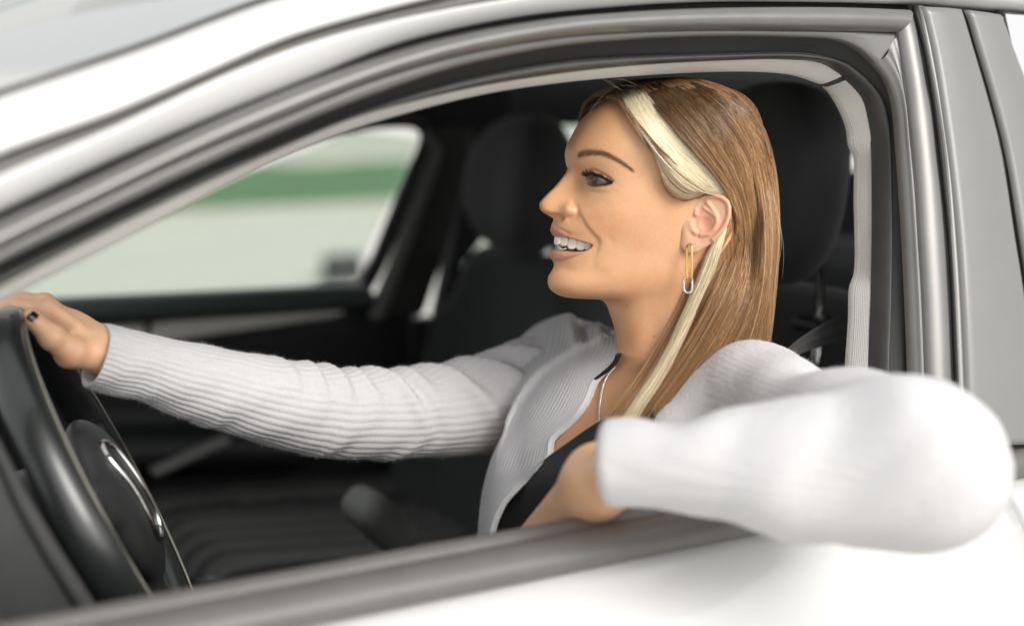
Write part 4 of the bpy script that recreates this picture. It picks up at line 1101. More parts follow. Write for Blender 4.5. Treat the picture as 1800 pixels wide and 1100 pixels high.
def on_face(x, y):
    """surface point and normal on her left side under a photograph point"""
    i = _sel[np.argmin((_hx-x)**2+(_hy-y)**2)]; return near_pts[i], nearN[i]
def mirror(P_): return P_ - 2*((P_-HO) @ h_s)[..., None]*h_s
if np.mean(((near_pts[_sel]-HO)*nearN[_sel]).sum(1)) < 0: nearN = -nearN
# brow
bl_ = spline(np.array([(1017, 275.5), (1026, 271.5), (1040, 269.5), (1054, 269.5), (1067, 272.5), (1082, 279.5), (1097, 288), (1110, 298)]), 200)
paths, rads = [], []
for i in range(760):
    t = RNG.random()**1.15; c = bl_[int(t*199)]; wd = np.interp(t, [0, .1, .5, 1], [4.6, 5.4, 4.4, .9])
    o_ = RNG.normal(0, .55)*wd; x0, y0 = c[0]+RNG.normal(0, 1), c[1]+o_
    ang = np.interp(t, [0, .25, .6, 1], [-1.0, -.35, .25, .65])+RNG.normal(0, .22)+.25*o_/max(wd, 1)*-1
    ln = np.interp(t, [0, .2, 1], [7, 10, 7])*RNG.uniform(.7, 1.15)
    p0, n0 = on_face(x0, y0); p1, n1 = on_face(x0+ln*math.cos(ang), y0+ln*math.sin(ang))
    u = np.linspace(0, 1, 5)[:, None]
    paths.append(p0*(1-u)+p1*u+n0*(PX*(.3+1.6*np.sin(u*np.pi*.7)))); rads.append(.00013)
paths = np.array(paths); cb = np.tile(np.array([.28, .16, .085]), (len(paths), 5, 1))*RNG.uniform(.6, 1.5, (len(paths), 1, 1))
strands('eyebrow', paths, np.array(rads), cb, M['brow'], person)
strands('eyebrow', mirror(paths), np.array(rads), cb, M['brow'], person)
# lashes and liner along the upper lid
up_l = spline(np.array([(1031, 311), (1035, 307.5), (1041, 306.5), (1049, 308.2), (1058, 312), (1068, 317), (1077, 322)]), 120)
lo_l = spline(np.array([(1033, 323), (1039, 326.5), (1047, 327), (1058, 325.5), (1068, 323.5), (1077, 322)]), 120)
M['lash'] = mat('lash_black', (.006, .005, .005), .45)
def lid_line(pl, w, nm):
    Pq = []
    for x, y in pl[::4]:
        p, n = on_face(x, y - (2.0 if nm == 'u' else -1.5)); a = at(x, y, proj(p)[2]-.0004); Pq.append(a)
    return np.array(Pq)
ec = np.array([a_of(1057, 50)-.5, 400-319.5, 50.0])
def on_ball(x, y, r=21.5):
    """point on the eyeball sphere seen at photograph (x,y)"""
    c = H(ec[0], ec[1], ec[2]); d = ray(x, y); oc = EYE-c; R_ = r*PX
    b = d @ oc; q = b*b-(d @ d)*(oc @ oc-R_*R_)
    t = (-b-math.sqrt(q))/(d @ d) if q > 0 else -b/(d @ d)
    return EYE+t*d
def lid_pt(x, y, up):
    t = min(proj(on_face(x+dx_, y+dy_)[0])[2] for dx_ in (-2, 0, 2) for dy_ in ((-2.5, -4.5) if up else (2.0, 3.5)))
    return at(x, y, t-.0004)
lu = np.array([lid_pt(x, y-.6, True) for x, y in up_l[::3]]); ll = np.array([lid_pt(x, y+.3, False) for x, y in lo_l[::3]])
for q_l in (lu, ll):
    for _ in range(8): q_l[1:-1] = (q_l[:-2]+2*q_l[1:-1]+q_l[2:])/4
lus, lls = spline(lu, 120), spline(ll, 120)
V1, F1 = tube(spline(lu, 60), np.interp(np.linspace(0, 1, 60), [0, .3, .8, 1], [1.6, 2.2, 2.1, .9])*PX, 8)
V2, F2 = tube(spline(ll, 60), np.interp(np.linspace(0, 1, 60), [0, .5, 1], [.7, .6, .6])*PX, 8)
parts = [(V1, F1), (V2, F2)]
for i in range(90):
    t = RNG.random()**1.3; p0 = lus[int(t*119)]
    dx = np.interp(t, [0, .3, .7, 1], [-10, -8, -1, 6])+RNG.normal(0, 1.4); dy = np.interp(t, [0, .3, .8, 1], [-7, -8, -5, -2])+RNG.normal(0, 1.2)
    out = -FWD*PX*np.interp(t, [0, .5, 1], [3, 7, 8]); L_ = RNG.uniform(.75, 1.1)
    p2 = p0+(RGT*dx-UPV*dy)*PX*L_+out; p1 = (p0+p2)/2+(UPV*2.2*-1)*PX+out*.3
    parts.append(tube(spline(np.array([p0, p1, p2]), 6), np.array([.75, .7, .6, .45, .3, .1])*PX, 4))
for i in range(14):
    t = RNG.uniform(.3, .95); p0 = lls[int(t*119)]
    p2 = p0+(RGT*np.interp(t, [0, 1], [-3, 4])-UPV*RNG.uniform(1, 2.5))*PX-FWD*PX*2
    parts.append(tube(np.array([p0, (p0+p2)/2, p2]), np.array([.45, .35, .1])*PX, 4))
V, F = join(parts); make4('eyelashes', V, F, M['lash'], person)
make4('eyelashes', mirror(V), F[:, ::-1] if False else F, M['lash'], person)
# ------------------------------------------------------------------ hair
_hv = HEADG[::4, ::4].reshape(-1, 3); _hm = (S[::4, ::4].ravel() > -3); _hv = _hv[_hm]
_hpx, _hpy, _hpt = proj(_hv)
def skull_t(x, y):
    d = (_hpx-x)**2+(_hpy-y)**2; i = np.argsort(d)[:6]; return float(np.mean(_hpt[i]))
# depth of the head surface on a coarse raster, so that no strand cuts through the skull
_gx, _gy = np.arange(940, 1400, 2.0), np.arange(130, 640, 2.0)
DMAP = np.full((len(_gx), len(_gy)), 9.0)
_av = HEADG.reshape(-1, 3); _ax, _ay, _at = proj(_av)
_ii = np.round((_ax-940)/2).astype(int); _jj = np.round((_ay-130)/2).astype(int)
_ok = (_ii >= 0) & (_ii < len(_gx)) & (_jj >= 0) & (_jj < len(_gy))
np.minimum.at(DMAP, (_ii[_ok], _jj[_ok]), _at[_ok])
for _ in range(2):
    E_ = np.pad(DMAP, 1, constant_values=9.0)
    nb = np.min(np.stack([E_[1+a:E_.shape[0]-1+a, 1+b:E_.shape[1]-1+b] for a in (-1, 0, 1) for b in (-1, 0, 1)]), 0)
    DMAP = np.where(DMAP > 8, nb, DMAP)
for _ in range(3):
    E_ = np.pad(DMAP, 1, mode='edge'); nb = np.stack([E_[1+a:E_.shape[0]-1+a, 1+b:E_.shape[1]-1+b] for a in (-1, 0, 1) for b in (-1, 0, 1)])
    DMAP = np.where((DMAP < 8) & (nb.max(0) < 8), np.minimum(nb.mean(0), DMAP), DMAP)
def clear_skull(q, gap):
    i = np.clip(np.round((q[..., 0]-940)/2).astype(int), 0, len(_gx)-1); j = np.clip(np.round((q[..., 1]-130)/2).astype(int), 0, len(_gy)-1)
    lim = DMAP[i, j]-gap
    ok = (q[..., 1] < 330) & (lim < 5)
    q[..., 2] = np.where(ok, np.minimum(q[..., 2], lim), q[..., 2]); return q
def sheet(cols, K):
    """cols: list of guides, each [(x, y, lift_mm or None-depth)...] -> [C,K,3] as x,y,t"""
    out = []
    for g in cols:
        q = np.array([(x, y, (skull_t(x, y)-l/1000.) if l < 500 else l/1000.) for x, y, l in g], float)
        q[:, 2] *= 2000; r = spline(q, K); r[:, 2] /= 2000; out.append(r)
    return np.array(out)
def across(Gs, c):
    C = len(Gs); p = np.clip(c, 0, 1)*(C-1); i = np.clip(p.astype(int), 0, C-2); f = (p-i)[:, None, None]
    g = lambda k: Gs[np.clip(k, 0, C-1)]
    p0, p1, p2, p3 = g(i-1), g(i), g(i+1), g(i+2)
    return .5*((2*p1)+(-p0+p2)*f+(2*p0-5*p1+4*p2-p3)*f**2+(-p0+3*p1-3*p2+p3)*f**3)
HAIR_P, HAIR_R, HAIR_C = [], [], []
BROWN = np.array([.43, .225, .098]); LIGHT = np.array([.78, .53, .29]); DARK = np.array([.18, .09, .04]); PLAT = np.array([.92, .82, .60])
KH = 20
def grow(cols, n, tone, thick=.006, jit=1.6, clump=60, rad=.00021, root=0.0, spread=.02, ends=.10, wav=1.5, lo=0.0, hi=1.0, clear=True, rlen=.40):
    Gs = sheet(cols, KH)
    cc = np.sort(RNG.uniform(lo, hi, clump)); ci = RNG.integers(0, clump, n)
    c = np.clip(cc[ci]+RNG.normal(0, spread, n), lo, hi)
    q = across(Gs, c)                                    # n,K,3
    u = np.linspace(0, 1, KH)
    lay = RNG.random(n)
    cl_l = RNG.normal(0, .13, clump)[ci]
    q[:, :, 2] -= (thick*(lay+cl_l)[:, None])*smooth(0, .15, u)[None]
    if clear: q = clear_skull(q, .0062+.0035*lay[:, None])
    ph, fr = RNG.uniform(0, 6.28, n), RNG.uniform(3, 7, n)
    cph = RNG.uniform(0, 6.28, clump)[ci]
    w = jit*RNG.normal(0, 1, n)[:, None]*u[None] + wav*np.sin(ph[:, None]+fr[:, None]*u[None])*u[None]*.6 + wav*np.sin(cph[:, None]+4*u[None])*u[None]
    q[:, :, 0] += w; q[:, :, 1] += .3*w
    cut = 1-ends*RNG.random(n)**2                          # uneven ends
    beg = .05*RNG.random(n)[:, None]; uu = beg+(cut[:, None]-beg)*u[None]
    idx = np.clip(uu*(KH-1), 0, KH-1.001); i0 = idx.astype(int); f = (idx-i0)[..., None]
    q = q[np.arange(n)[:, None], i0]*(1-f)+q[np.arange(n)[:, None], i0+1]*f
    P_ = EYE + q[..., 2:3]*(FWD + (q[..., 0:1]-900)/FOC*RGT - (q[..., 1:2]-550)/FOC*UPV)
    ctone = np.clip(RNG.normal(.0, .42, clump)[ci]+RNG.normal(0, .25, n), -1, 1)
    col = tone(ctone, c)[:, None]*np.ones((1, KH, 1))
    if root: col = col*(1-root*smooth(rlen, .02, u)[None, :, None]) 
    HAIR_P.append(P_); HAIR_R.append(rad*RNG.uniform(.7, 1.25, n)); HAIR_C.append(col)
    return Gs
def t_brown(k, c):
    k = k[:, None]; return np.where(k > 0, BROWN*(1-k)+LIGHT*k, BROWN*(1+k)+DARK*(-k))
def t_plat(k, c):
    k = k[:, None]; return np.where(k > -.55, PLAT*(1+.12*k), PLAT*.45+BROWN*.5)
def t_edge(k, c):
    m = np.clip(c+.35*k, 0, 1)[:, None]; return (BROWN*.8)*(1-m)+PLAT*.95*m
def t_dark(k, c):
    k = k[:, None]; return np.where(k > .3, BROWN*.8+PLAT*.2, BROWN*.62*(1+.3*k))
MAIN = [
 [(1284, 362, 3), (1286, 378, 4), (1282, 396, 4), (1272, 420, 4), (1256, 450, 3), (1238, 490, 1414), (1216, 540, 1416), (1190, 592, 1416), (1166, 632, 1414), (1138, 676, 1411), (1106, 722, 1403), (1074, 785, 1396)],
 [(1100, 152, 1470), (1116, 152, 3), (1150, 188, 6), (1200, 246, 7), (1246, 298, 7), (1284, 345, 6), (1296, 392, 5), (1287, 436, 3), (1258, 505, 1412), (1214, 590, 1412), (1168, 660, 1410), (1118, 728, 1402), (1090, 792, 1396)],
 [(1122, 146, 1476), (1140, 147, 3), (1186, 184, 8), (1236, 244, 10), (1278, 306, 10), (1306, 370, 9), (1312, 430, 8), (1294, 506, 1410), (1252, 592, 1410), (1204, 665, 1408), (1152, 735, 1400), (1126, 800, 1394)],
 [(1146, 142, 1480), (1168, 144, 4), (1226, 182, 9), (1276, 246, 11), (1310, 316, 10), (1327, 390, 10), (1328, 450, 8), (1318, 515, 1416), (1288, 595, 1416), (1240, 672, 1412), (1192, 750, 1404), (1170, 810, 1398)],
 [(1170, 141, 1482), (1196, 143, 4), (1258, 176, 8), (1308, 240, 10), (1334, 312, 9), (1345, 396, 1424), (1344, 470, 1424), (1336, 530, 1426), (1316, 600, 1430), (1276, 676, 1425), (1236, 750, 1415)],
 [(1196, 141, 1484), (1224, 144, 4), (1282, 172, 4), (1329, 236, 5), (1352, 308, 1452), (1361, 390, 1450), (1358, 470, 1448), (1352, 540, 1450), (1342, 610, 1452), (1330, 680, 1450), (1318, 760, 1446)],
 [(1206, 142, 1490), (1240, 144, 1475), (1300, 170, 1470), (1342, 228, 1470), (1362, 300, 1472), (1368, 390, 1474), (1364, 470, 1474), (1357, 540, 1474), (1348, 610, 1474), (1338, 680, 1472), (1326, 760, 1466)]]
grow(MAIN[1:], 8000, t_brown, thick=.008, clump=520, spread=.012, root=.95, rlen=.46, jit=1.8, wav=1.6, rad=.00017)  # crown darkened: dark roots plus the car roof's shadow painted in
LOW = [MAIN[0], [(1290, 360, 5), (1296, 378, 5), (1296, 396, 5), (1291, 420, 4), (1283, 446, 3), (1266, 488, 1412), (1244, 535, 1412), (1214, 590, 1412), (1190, 628, 1411), (1160, 672, 1409), (1116, 728, 1402), (1086, 790, 1396)]]
grow(LOW, 1500, t_brown, thick=.005, clump=90, spread=.03, jit=1.8, wav=1.6, rad=.00019, lo=0, hi=1)
def lift(cols, d): return [[(x, y, (l-d if l < 500 else l+d)) for x, y, l in g] for g in cols]
P1 = [
 [(1088, 162, 3), (1104, 196, 4), (1134, 242, 4), (1174, 286, 5), (1210, 318, 5), (1238, 339, 4), (1262, 345, 2)],
 [(1106, 154, 3), (1126, 186, 5), (1160, 236, 6), (1200, 282, 6), (1235, 315, 6), (1260, 336, 5), (1280, 350, 2)],
 [(1126, 150, 3), (1150, 182, 5), (1188, 230, 6), (1228, 276, 6), (1258, 308, 6), (1279, 334, 5), (1290, 358, 2)]]
def t_mix(k, c):
    """pale in the middle of the streak, brown towards its edges"""
    m = np.clip(1.75-2.6*np.abs(c-.5)+.9*k, 0, 1)[:, None]; return (BROWN*1.05)*(1-m)+PLAT*m
grow(P1, 900, t_mix, thick=.003, clump=200, spread=.03, root=.8, rlen=.26, jit=2.2, wav=1.6, ends=.05, lo=-.0, hi=1.0)
grow(P1, 1500, t_plat, thick=.003, lo=.1, hi=.88, clump=110, spread=.03, root=.75, rlen=.22, jit=1.2, wav=1.2, ends=.03)
P2 = [
 [(1160, 300, 2), (1168, 326, 4), (1180, 344, 4), (1196, 352, 4), (1212, 350, 3), (1226, 343, 2)],
 [(1150, 272, 2), (1163, 300, 4), (1184, 328, 6), (1206, 342, 6), (1226, 342, 4), (1244, 337, 2)],
 [(1135, 244, 2), (1152, 272, 5), (1178, 302, 7), (1206, 328, 7), (1232, 338, 5), (1256, 339, 2)],
 [(1112, 212, 3), (1136, 244, 6), (1166, 282, 8), (1200, 314, 8), (1232, 336, 7), (1266, 346, 3)]]
grow(P2, 1300, t_edge, thick=.005, clump=60, spread=.03, jit=1.4, wav=1.2, ends=.05)
FRONT = [                                                  # hairline roots sweeping back from the forehead
 [(1098, 196, 2), (1108, 212, 3), (1124, 236, 5), (1146, 266, 6), (1172, 294, 6)],
 [(1084, 178, 2), (1098, 196, 4), (1120, 226, 6), (1150, 262, 7), (1182, 292, 7)],
 [(1064, 170, 2), (1086, 180, 4), (1112, 208, 6), (1146, 250, 7), (1180, 286, 7)],
 [(1084, 160, 3), (1100, 182, 5), (1128, 222, 7), (1160, 260, 8), (1196, 296, 8)]]
grow(FRONT, 700, t_dark, thick=.003, clump=50, spread=.04, jit=1.5, wav=1.2, ends=.3)
FAR = [                                                    # over the parting to her right side
 [(1062, 170, 3), (1044, 172, 1478), (1028, 190, 1500), (1022, 220, 1520), (1024, 260, 1540)],
 [(1080, 162, 3), (1054, 163, 1478), (1032, 180, 1505), (1022, 206, 1528), (1022, 250, 1550)],
 [(1105, 154, 3), (1080, 150, 1482), (1050, 165, 1510), (1032, 190, 1535), (1030, 240, 1560)],
 [(1150, 145, 3), (1130, 141, 1485), (1090, 146, 1515), (1060, 170, 1540), (1048, 220, 1560)],
 [(1215, 141, 3), (1200, 138, 1490), (1170, 142, 1520), (1140, 170, 1545), (1130, 220, 1560)]]
grow(FAR, 1500, t_dark, clear=False, thick=.006, clump=90, spread=.03, jit=2.2, wav=1.5, root=.3)
P3 = [
 [(1258, 412, 1404), (1243, 444, 1402), (1228, 484, 1402), (1204, 545, 1402), (1178, 602, 1402), (1146, 662, 1400), (1108, 718, 1394), (1072, 778, 1388)],
 [(1268, 402, 1402), (1256, 438, 1399), (1242, 478, 1398), (1216, 538, 1398), (1188, 600, 1398), (1154, 663, 1396), (1114, 722, 1390), (1080, 784, 1384)],
 [(1280, 398, 1404), (1268, 432, 1402), (1256, 472, 1401), (1228, 532, 1401), (1198, 598, 1401), (1161, 665, 1398), (1120, 726, 1392), (1090, 790, 1386)]]
grow(P3, 850, t_plat, thick=.004, clump=50, spread=.05, jit=1.6, wav=1.6)
grow(P3, 600, t_mix, thick=.007, clump=90, spread=.05, jit=3.6, wav=2.8)
P4 = [
 [(1240, 430, 1412), (1214, 486, 1412), (1190, 545, 1412), (1158, 606, 1412), (1118, 668, 1406), (1078, 722, 1394), (1046, 780, 1388)],
 [(1246, 430, 1408), (1224, 486, 1408), (1202, 545, 1408), (1172, 606, 1406), (1136, 668, 1402), (1096, 724, 1392), (1064, 786, 1386)]]
grow(P4, 420, t_brown, thick=.006, clump=40, spread=.08, jit=2.4, wav=2.0)
NAPE = [                                                   # hair behind the neck, on her right side
 [(1300, 420, 1445), (1290, 500, 1450), (1262, 590, 1460), (1230, 670, 1460)],
 [(1340, 420, 1465), (1336, 500, 1470), (1325, 600, 1475), (1310, 720, 1475)],
 [(1352, 380, 1480), (1352, 480, 1485), (1340, 600, 1490), (1330, 720, 1490)]]
grow(NAPE, 900, t_brown, thick=.01, clump=60, spread=.03)
# loose single hairs
for g, n, r in ([[(1348, 420, 1440), (1352, 500, 1438), (1354, 540, 1436), (1346, 580, 1436), (1340, 600, 1436)], 3, .00012], [[(1180, 143, 2), (1130, 150, 10), (1070, 150, 8), (1030, 196, 4), (1033, 228, 3)], 3, .00011],
                [[(1080, 160, 6), (1040, 185, 8), (1010, 215, 1450), (998, 224, 1450)], 2, .0001], [[(1090, 158, 6), (1062, 140, 12), (1050, 132, 12)], 8, .0001], [[(1120, 150, 6), (1085, 136, 14), (1062, 140, 12)], 8, .0001],
                [[(1250, 250, 10), (1290, 196, 14), (1320, 188, 14)], 4, .0001], [[(1350, 330, 1440), (1362, 420, 1436), (1358, 500, 1436)], 5, .0001]):
    grow([g, [(x+10, y+5, l) for x, y, l in g]], n, t_edge, thick=.002, clump=n, spread=.4, jit=5, wav=5, rad=r, clear=False)
hp = np.concatenate(HAIR_P); hr_ = np.concatenate(HAIR_R); hcx = np.concatenate(HAIR_C)
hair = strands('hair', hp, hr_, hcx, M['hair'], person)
# under-hair: scalp cap following the head, and thin inner layers below the falling lengths
HL = [(1016, 205), (1030, 190), (1050, 174), (1068, 172), (1086, 181), (1100, 199), (1116, 220), (1136, 250), (1150, 276), (1160, 300), (1168, 326), (1180, 346), (1200, 356), (1226, 350), (1250, 345), (1276, 350), (1292, 380), (1284, 420), (1250, 470), (1300, 620), (1420, 620), (1420, 100), (1000, 100)]
dh = inside(HX, HY, HL)
capm = dh < 0
off = np.interp(np.clip(-dh, 0, 14), [0, 14], [.2, 2.6])*PX
CAPV = HEADG + NRM*np.where(((HEADG-HO)*NRM).sum(-1, keepdims=True).mean() > 0, 1, -1)*off[..., None]
fq = grid_faces(NR, NTH, cv=True); keep = capm.ravel()[fq].all(1)
used = np.unique(fq[keep]); rem = -np.ones(NR*NTH, int); rem[used] = np.arange(len(used))
cv_ = CAPV.reshape(-1, 3)[used]; cf_ = rem[fq[keep]]
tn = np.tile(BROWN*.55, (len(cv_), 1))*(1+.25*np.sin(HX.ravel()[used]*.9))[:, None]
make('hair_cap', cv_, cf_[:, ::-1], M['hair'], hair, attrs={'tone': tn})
def under(cols, dt, tone, nm):
    Gs = sheet(cols, 40); Q = across(Gs, np.linspace(0, 1, 40))
    Q = clear_skull(Q, .003); Q[..., 2] += dt*smooth(300, 380, Q[..., 1])
    P_ = EYE + Q[..., 2:3]*(FWD + (Q[..., 0:1]-900)/FOC*RGT - (Q[..., 1:2]-550)/FOC*UPV)
    k = np.linspace(0, 60, 40)
    tone = np.asarray(tone)[None]*(1+.3*np.sin(k*2.1)*np.sin(k*.73))[:, None]
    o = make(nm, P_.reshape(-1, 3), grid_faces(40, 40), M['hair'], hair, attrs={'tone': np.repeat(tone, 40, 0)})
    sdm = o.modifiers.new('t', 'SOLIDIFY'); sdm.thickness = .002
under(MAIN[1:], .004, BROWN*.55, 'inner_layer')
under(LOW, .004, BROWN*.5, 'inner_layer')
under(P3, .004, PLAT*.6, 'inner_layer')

# ------------------------------------------------------------------ cardigan, camisole, jewellery
def knit_mat():
    m = bpy.data.materials.new('white_rib_knit'); m.use_nodes = True; nt = m.node_tree; b = nt.nodes['Principled BSDF']
    a = nt.nodes.new('ShaderNodeAttribute'); a.attribute_name = 'rib'
    tc = nt.nodes.new('ShaderNodeTexCoord')
    n1 = nt.nodes.new('ShaderNodeTexNoise'); n1.inputs['Scale'].default_value = 420; n1.inputs['Detail'].default_value = 5
    nt.links.new(tc.outputs['Object'], n1.inputs['Vector'])
    mr = nt.nodes.new('ShaderNodeMapRange'); mr.inputs[3].default_value = .92; mr.inputs[4].default_value = 1.05
    nt.links.new(n1.outputs[0], mr.inputs[0])
    mx = nt.nodes.new('ShaderNodeMix'); mx.data_type = 'RGBA'; mx.blend_type = 'MULTIPLY'; mx.inputs[0].default_value = 1
    mx.inputs[6].default_value = (.61, .605, .615, 1); nt.links.new(mr.outputs[0], mx.inputs[7]); nt.links.new(mx.outputs[2], b.inputs['Base Color'])
    b.inputs['Roughness'].default_value = .95; b.inputs['Specular IOR Level'].default_value = .15; b.inputs['Sheen Weight'].default_value = .08; b.inputs['Sheen Roughness'].default_value = .6
    b.inputs['Subsurface Weight'].default_value = .0
    add = nt.nodes.new('ShaderNodeMath'); add.operation = 'MULTIPLY_ADD'; add.inputs[1].default_value = 1.0
    nt.links.new(a.outputs['Fac'], add.inputs[0]); sc = nt.nodes.new('ShaderNodeMath'); sc.operation = 'MULTIPLY'; sc.inputs[1].default_value = .5
    nt.links.new(n1.outputs[0], sc.inputs[0]); nt.links.new(sc.outputs[0], add.inputs[2])
    bp_ = nt.nodes.new('ShaderNodeBump'); bp_.inputs['Strength'].default_value = .6; bp_.inputs['Distance'].default_value = .0012
    nt.links.new(add.outputs[0], bp_.inputs['Height']); nt.links.new(bp_.outputs[0], b.inputs['Normal'])
    return m
M['knit'] = knit_mat()
M['silk'] = mat('black_camisole', (.012, .0135, .014), .5, spec=.4, sheen=.1, bump=(700, .2, .0005))
cardigan = empty('cardigan', tuple(CH), person)
def fuzz(V, N, n, ln, seed):
    """short loose fibres standing off a knitted surface: (V,F) of thin triangles as degenerate quads"""
    r = np.random.default_rng(seed); i = r.integers(0, len(V), n)
    d = N[i]+r.normal(0, .7, (n, 3)); d /= np.linalg.norm(d, axis=1)[:, None]
    s = np.cross(d, r.normal(0, 1, (n, 3))); s /= np.linalg.norm(s, axis=1)[:, None]
    L_ = ln*r.uniform(.35, 1.2, n)[:, None]; b = V[i]
    curl = r.normal(0, .35, (n, 3))*L_
    v0, v1, v2 = b-s*.00009, b+s*.00009, b+d*L_+curl
    m1, m2 = b+d*L_*.55-s*.00007, b+d*L_*.55+s*.00007
    Vf = np.stack([v0, v1, m2, v2, m1], 1).reshape(-1, 3); k = np.arange(n)*5
    F4 = np.concatenate([np.stack([k, k+1, k+2, k+4], 1), np.stack([k+4, k+2, k+3, k+3], 1)])
    return Vf, F4
def grid_normals(G, cv=False):
    du = np.gradient(G, axis=0); dv = (np.roll(G, -1, 1)-np.roll(G, 1, 1)) if cv else np.gradient(G, axis=1)
    n = np.cross(du, dv); return n/(np.linalg.norm(n, axis=-1, keepdims=True)+1e-12)
def with_fuzz(name, V, F, N, rib, n, ln, parent, seed):
    Vf, Ff = fuzz(V, N, n, ln, seed); k = len(V)
    Fall = [tuple(f) for f in F]+[tuple(f+k) if f[2] != f[3] else tuple(f[:3]+k) for f in Ff]
    return make(name, np.vstack([V, Vf]), Fall, M['knit'], parent, attrs={'rib': np.r_[rib, np.zeros(len(Vf))]})

# right sleeve: long ribbed tube with folds, open turned cuff
outl = np.array([(172, 567, 684), (195, 571, 692), (215, 577, 698), (250, 587, 704), (330, 600, 735), (400, 613, 757), (480, 628, 784), (550, 640, 800), (620, 648, 807), (690, 650, 807), (760, 645, 804), (830, 632, 801), (885, 612, 798), (940, 590, 796), (990, 588, 780)], float)
NL, NA, NRIB = 300, 400, 36
uu = np.linspace(0, 1, NL); xk = np.linspace(0, 1, len(outl))
cx = np.interp(uu, xk, outl[:, 0]); cx = outl[0, 0]+(cx-outl[0, 0])
cxs = np.linspace(outl[0, 0], outl[-1, 0], NL)
top = interp_smooth(cxs, outl[:, 0], outl[:, 1]); bot = interp_smooth(cxs, outl[:, 0], outl[:, 2])
tt = 1/np.interp(cxs, [172, 990], [1/1.366, 1/1.685])
cen = np.array([at(x, (a+b)/2, t) for x, a, b, t in zip(cxs, top, bot, tt)]); rad = (bot-top)/2*tt/FOC*.985
Tn = np.gradient(cen, axis=0); Tn /= np.linalg.norm(Tn, axis=1)[:, None]
Bn = -FWD[None] - (Tn @ -FWD)[:, None]*Tn; Bn /= np.linalg.norm(Bn, axis=1)[:, None]     # towards the viewer
Nn = np.cross(Bn, Tn); Nn *= np.sign(Nn @ UPV)[:, None]                                   # up
al = np.linspace(0, 2*np.pi, NA, endpoint=False)                                         # 0 = up, pi/2 = towards viewer
fold = np.zeros((NL, NA)); aw = (al+np.pi) % (2*np.pi)-np.pi
for x0, slope, w, amp, ce, cw in [(470, 14, 9, .0022, .5, .8), (520, 10, 9, .0030, .4, .9), (562, 12, 10, .0042, .3, 1.0), (606, 16, 10, .0042, .4, .9), (648, 34, 13, .0075, .6, 1.0), (700, 22, 14, .0050, .3, .9), (745, 44, 17, .0085, .7, 1.1), (812, 52, 20, .0095, .8, 1.2), (872, 60, 18, .0080, .9, 1.2),
                          (300, 5, 12, .0012, 1.2, 1.0), (250, 3, 8, .0014, 2.2, .9), (395, -6, 12, .0016, 1.6, .9), (640, -30, 14, .0030, 2.6, .6), (780, -36, 16, .0035, 2.5, .6), (430, -20, 14, .0025, 2.7, .5)]:
    dx = cxs[:, None]-(x0+slope*(aw[None]-0.0))
    env = gauss((aw[None]-ce)/cw)
    fold += amp*env*(np.exp(-(dx/w)**2) - .55*np.exp(-((dx-1.7*w)/(w*.9))**2))
fold += .0012*np.sin(cxs[:, None]*.045+2*aw[None])*np.sin(aw[None]*3+cxs[:, None]*.02)
ribw = NRIB*al[None]+1.2*np.sin(cxs[:, None]*.011+aw[None])*.4
rib = .5+.5*np.cos(ribw); rib = rib**.7
amp_r = .0009
rr_ = rad[:, None]+fold+amp_r*(rib-.6)
slant = np.zeros((NL, NA)); cuff = smooth(.10, 0, uu)
sh = (-.5*np.cos(al)-.5)                                                                  # 0 at top, -1 below
G = cen[:, None] + rr_[..., None]*(np.cos(al)[None, :, None]*Nn[:, None]+np.sin(al)[None, :, None]*Bn[:, None])
G += (cuff[:, None]*(-.001*(1-np.cos(al))[None]))[..., None]*(-Tn[:, None])*-1.0
edge = [G[:1]*1.0]
inn = []
for k_i, (dr, dl) in enumerate([(.0, -.0008), (-.0022, -.0012), (-.0042, .001), (-.0052, .010), (-.007, .03), (-.009, .06)]):
    g = cen[0][None] + (rr_[0]+dr)[:, None]*(np.cos(al)[:, None]*Nn[0]+np.sin(al)[:, None]*Bn[0]) + dl*Tn[0] + (-.001*(1-np.cos(al)))[:, None]*Tn[0]
    inn.insert(0, g)
G = np.concatenate([np.array(inn), G], 0)
rb = np.concatenate([np.repeat(rib[:1], len(inn), 0), rib], 0)
nrm = G - np.concatenate([np.repeat(cen[:1], len(inn), 0), cen], 0)[:, None]; nrm /= np.linalg.norm(nrm, axis=-1, keepdims=True)
with_fuzz('sleeve', G.reshape(-1, 3), grid_faces(NL+len(inn), NA, cv=True), nrm.reshape(-1, 3), rb.ravel()*.3, 26000, .0032, cardigan, 3)

# depth of the trunk on a raster, so that clothes lie on it and never under it
TX, TY, TZ = proj(TORSO[9:].reshape(-1, 3))
TM = np.full((110, 130), 9.0)                          # 5 px cells from (760, 540)
_i = np.floor((TX-760)/5).astype(int); _j = np.floor((TY-540)/5).astype(int); _ok = (_i >= 0) & (_i < 110) & (_j >= 0) & (_j < 130)
np.minimum.at(TM, (_i[_ok], _j[_ok]), TZ[_ok])
for _ in range(3):
    E_ = np.pad(TM, 1, constant_values=9.0); nb9 = np.stack([E_[1+a:E_.shape[0]-1+a, 1+b:E_.shape[1]-1+b] for a in (-1, 0, 1) for b in (-1, 0, 1)])
    TM = np.where(TM > 8, nb9.min(0), TM)
for _ in range(2):
    E_ = np.pad(TM, 1, mode='edge'); nb9 = np.stack([E_[1+a:E_.shape[0]-1+a, 1+b:E_.shape[1]-1+b] for a in (-1, 0, 1) for b in (-1, 0, 1)])
    TM = np.where((TM < 8) & (nb9.max(0) < 8), nb9.mean(0), TM)
def torso_t(x, y):
    i, j = np.clip(np.floor((np.asarray(x)-760)/5).astype(int), 0, 109), np.clip(np.floor((np.asarray(y)-540)/5).astype(int), 0, 129)
    return TM[i, j]
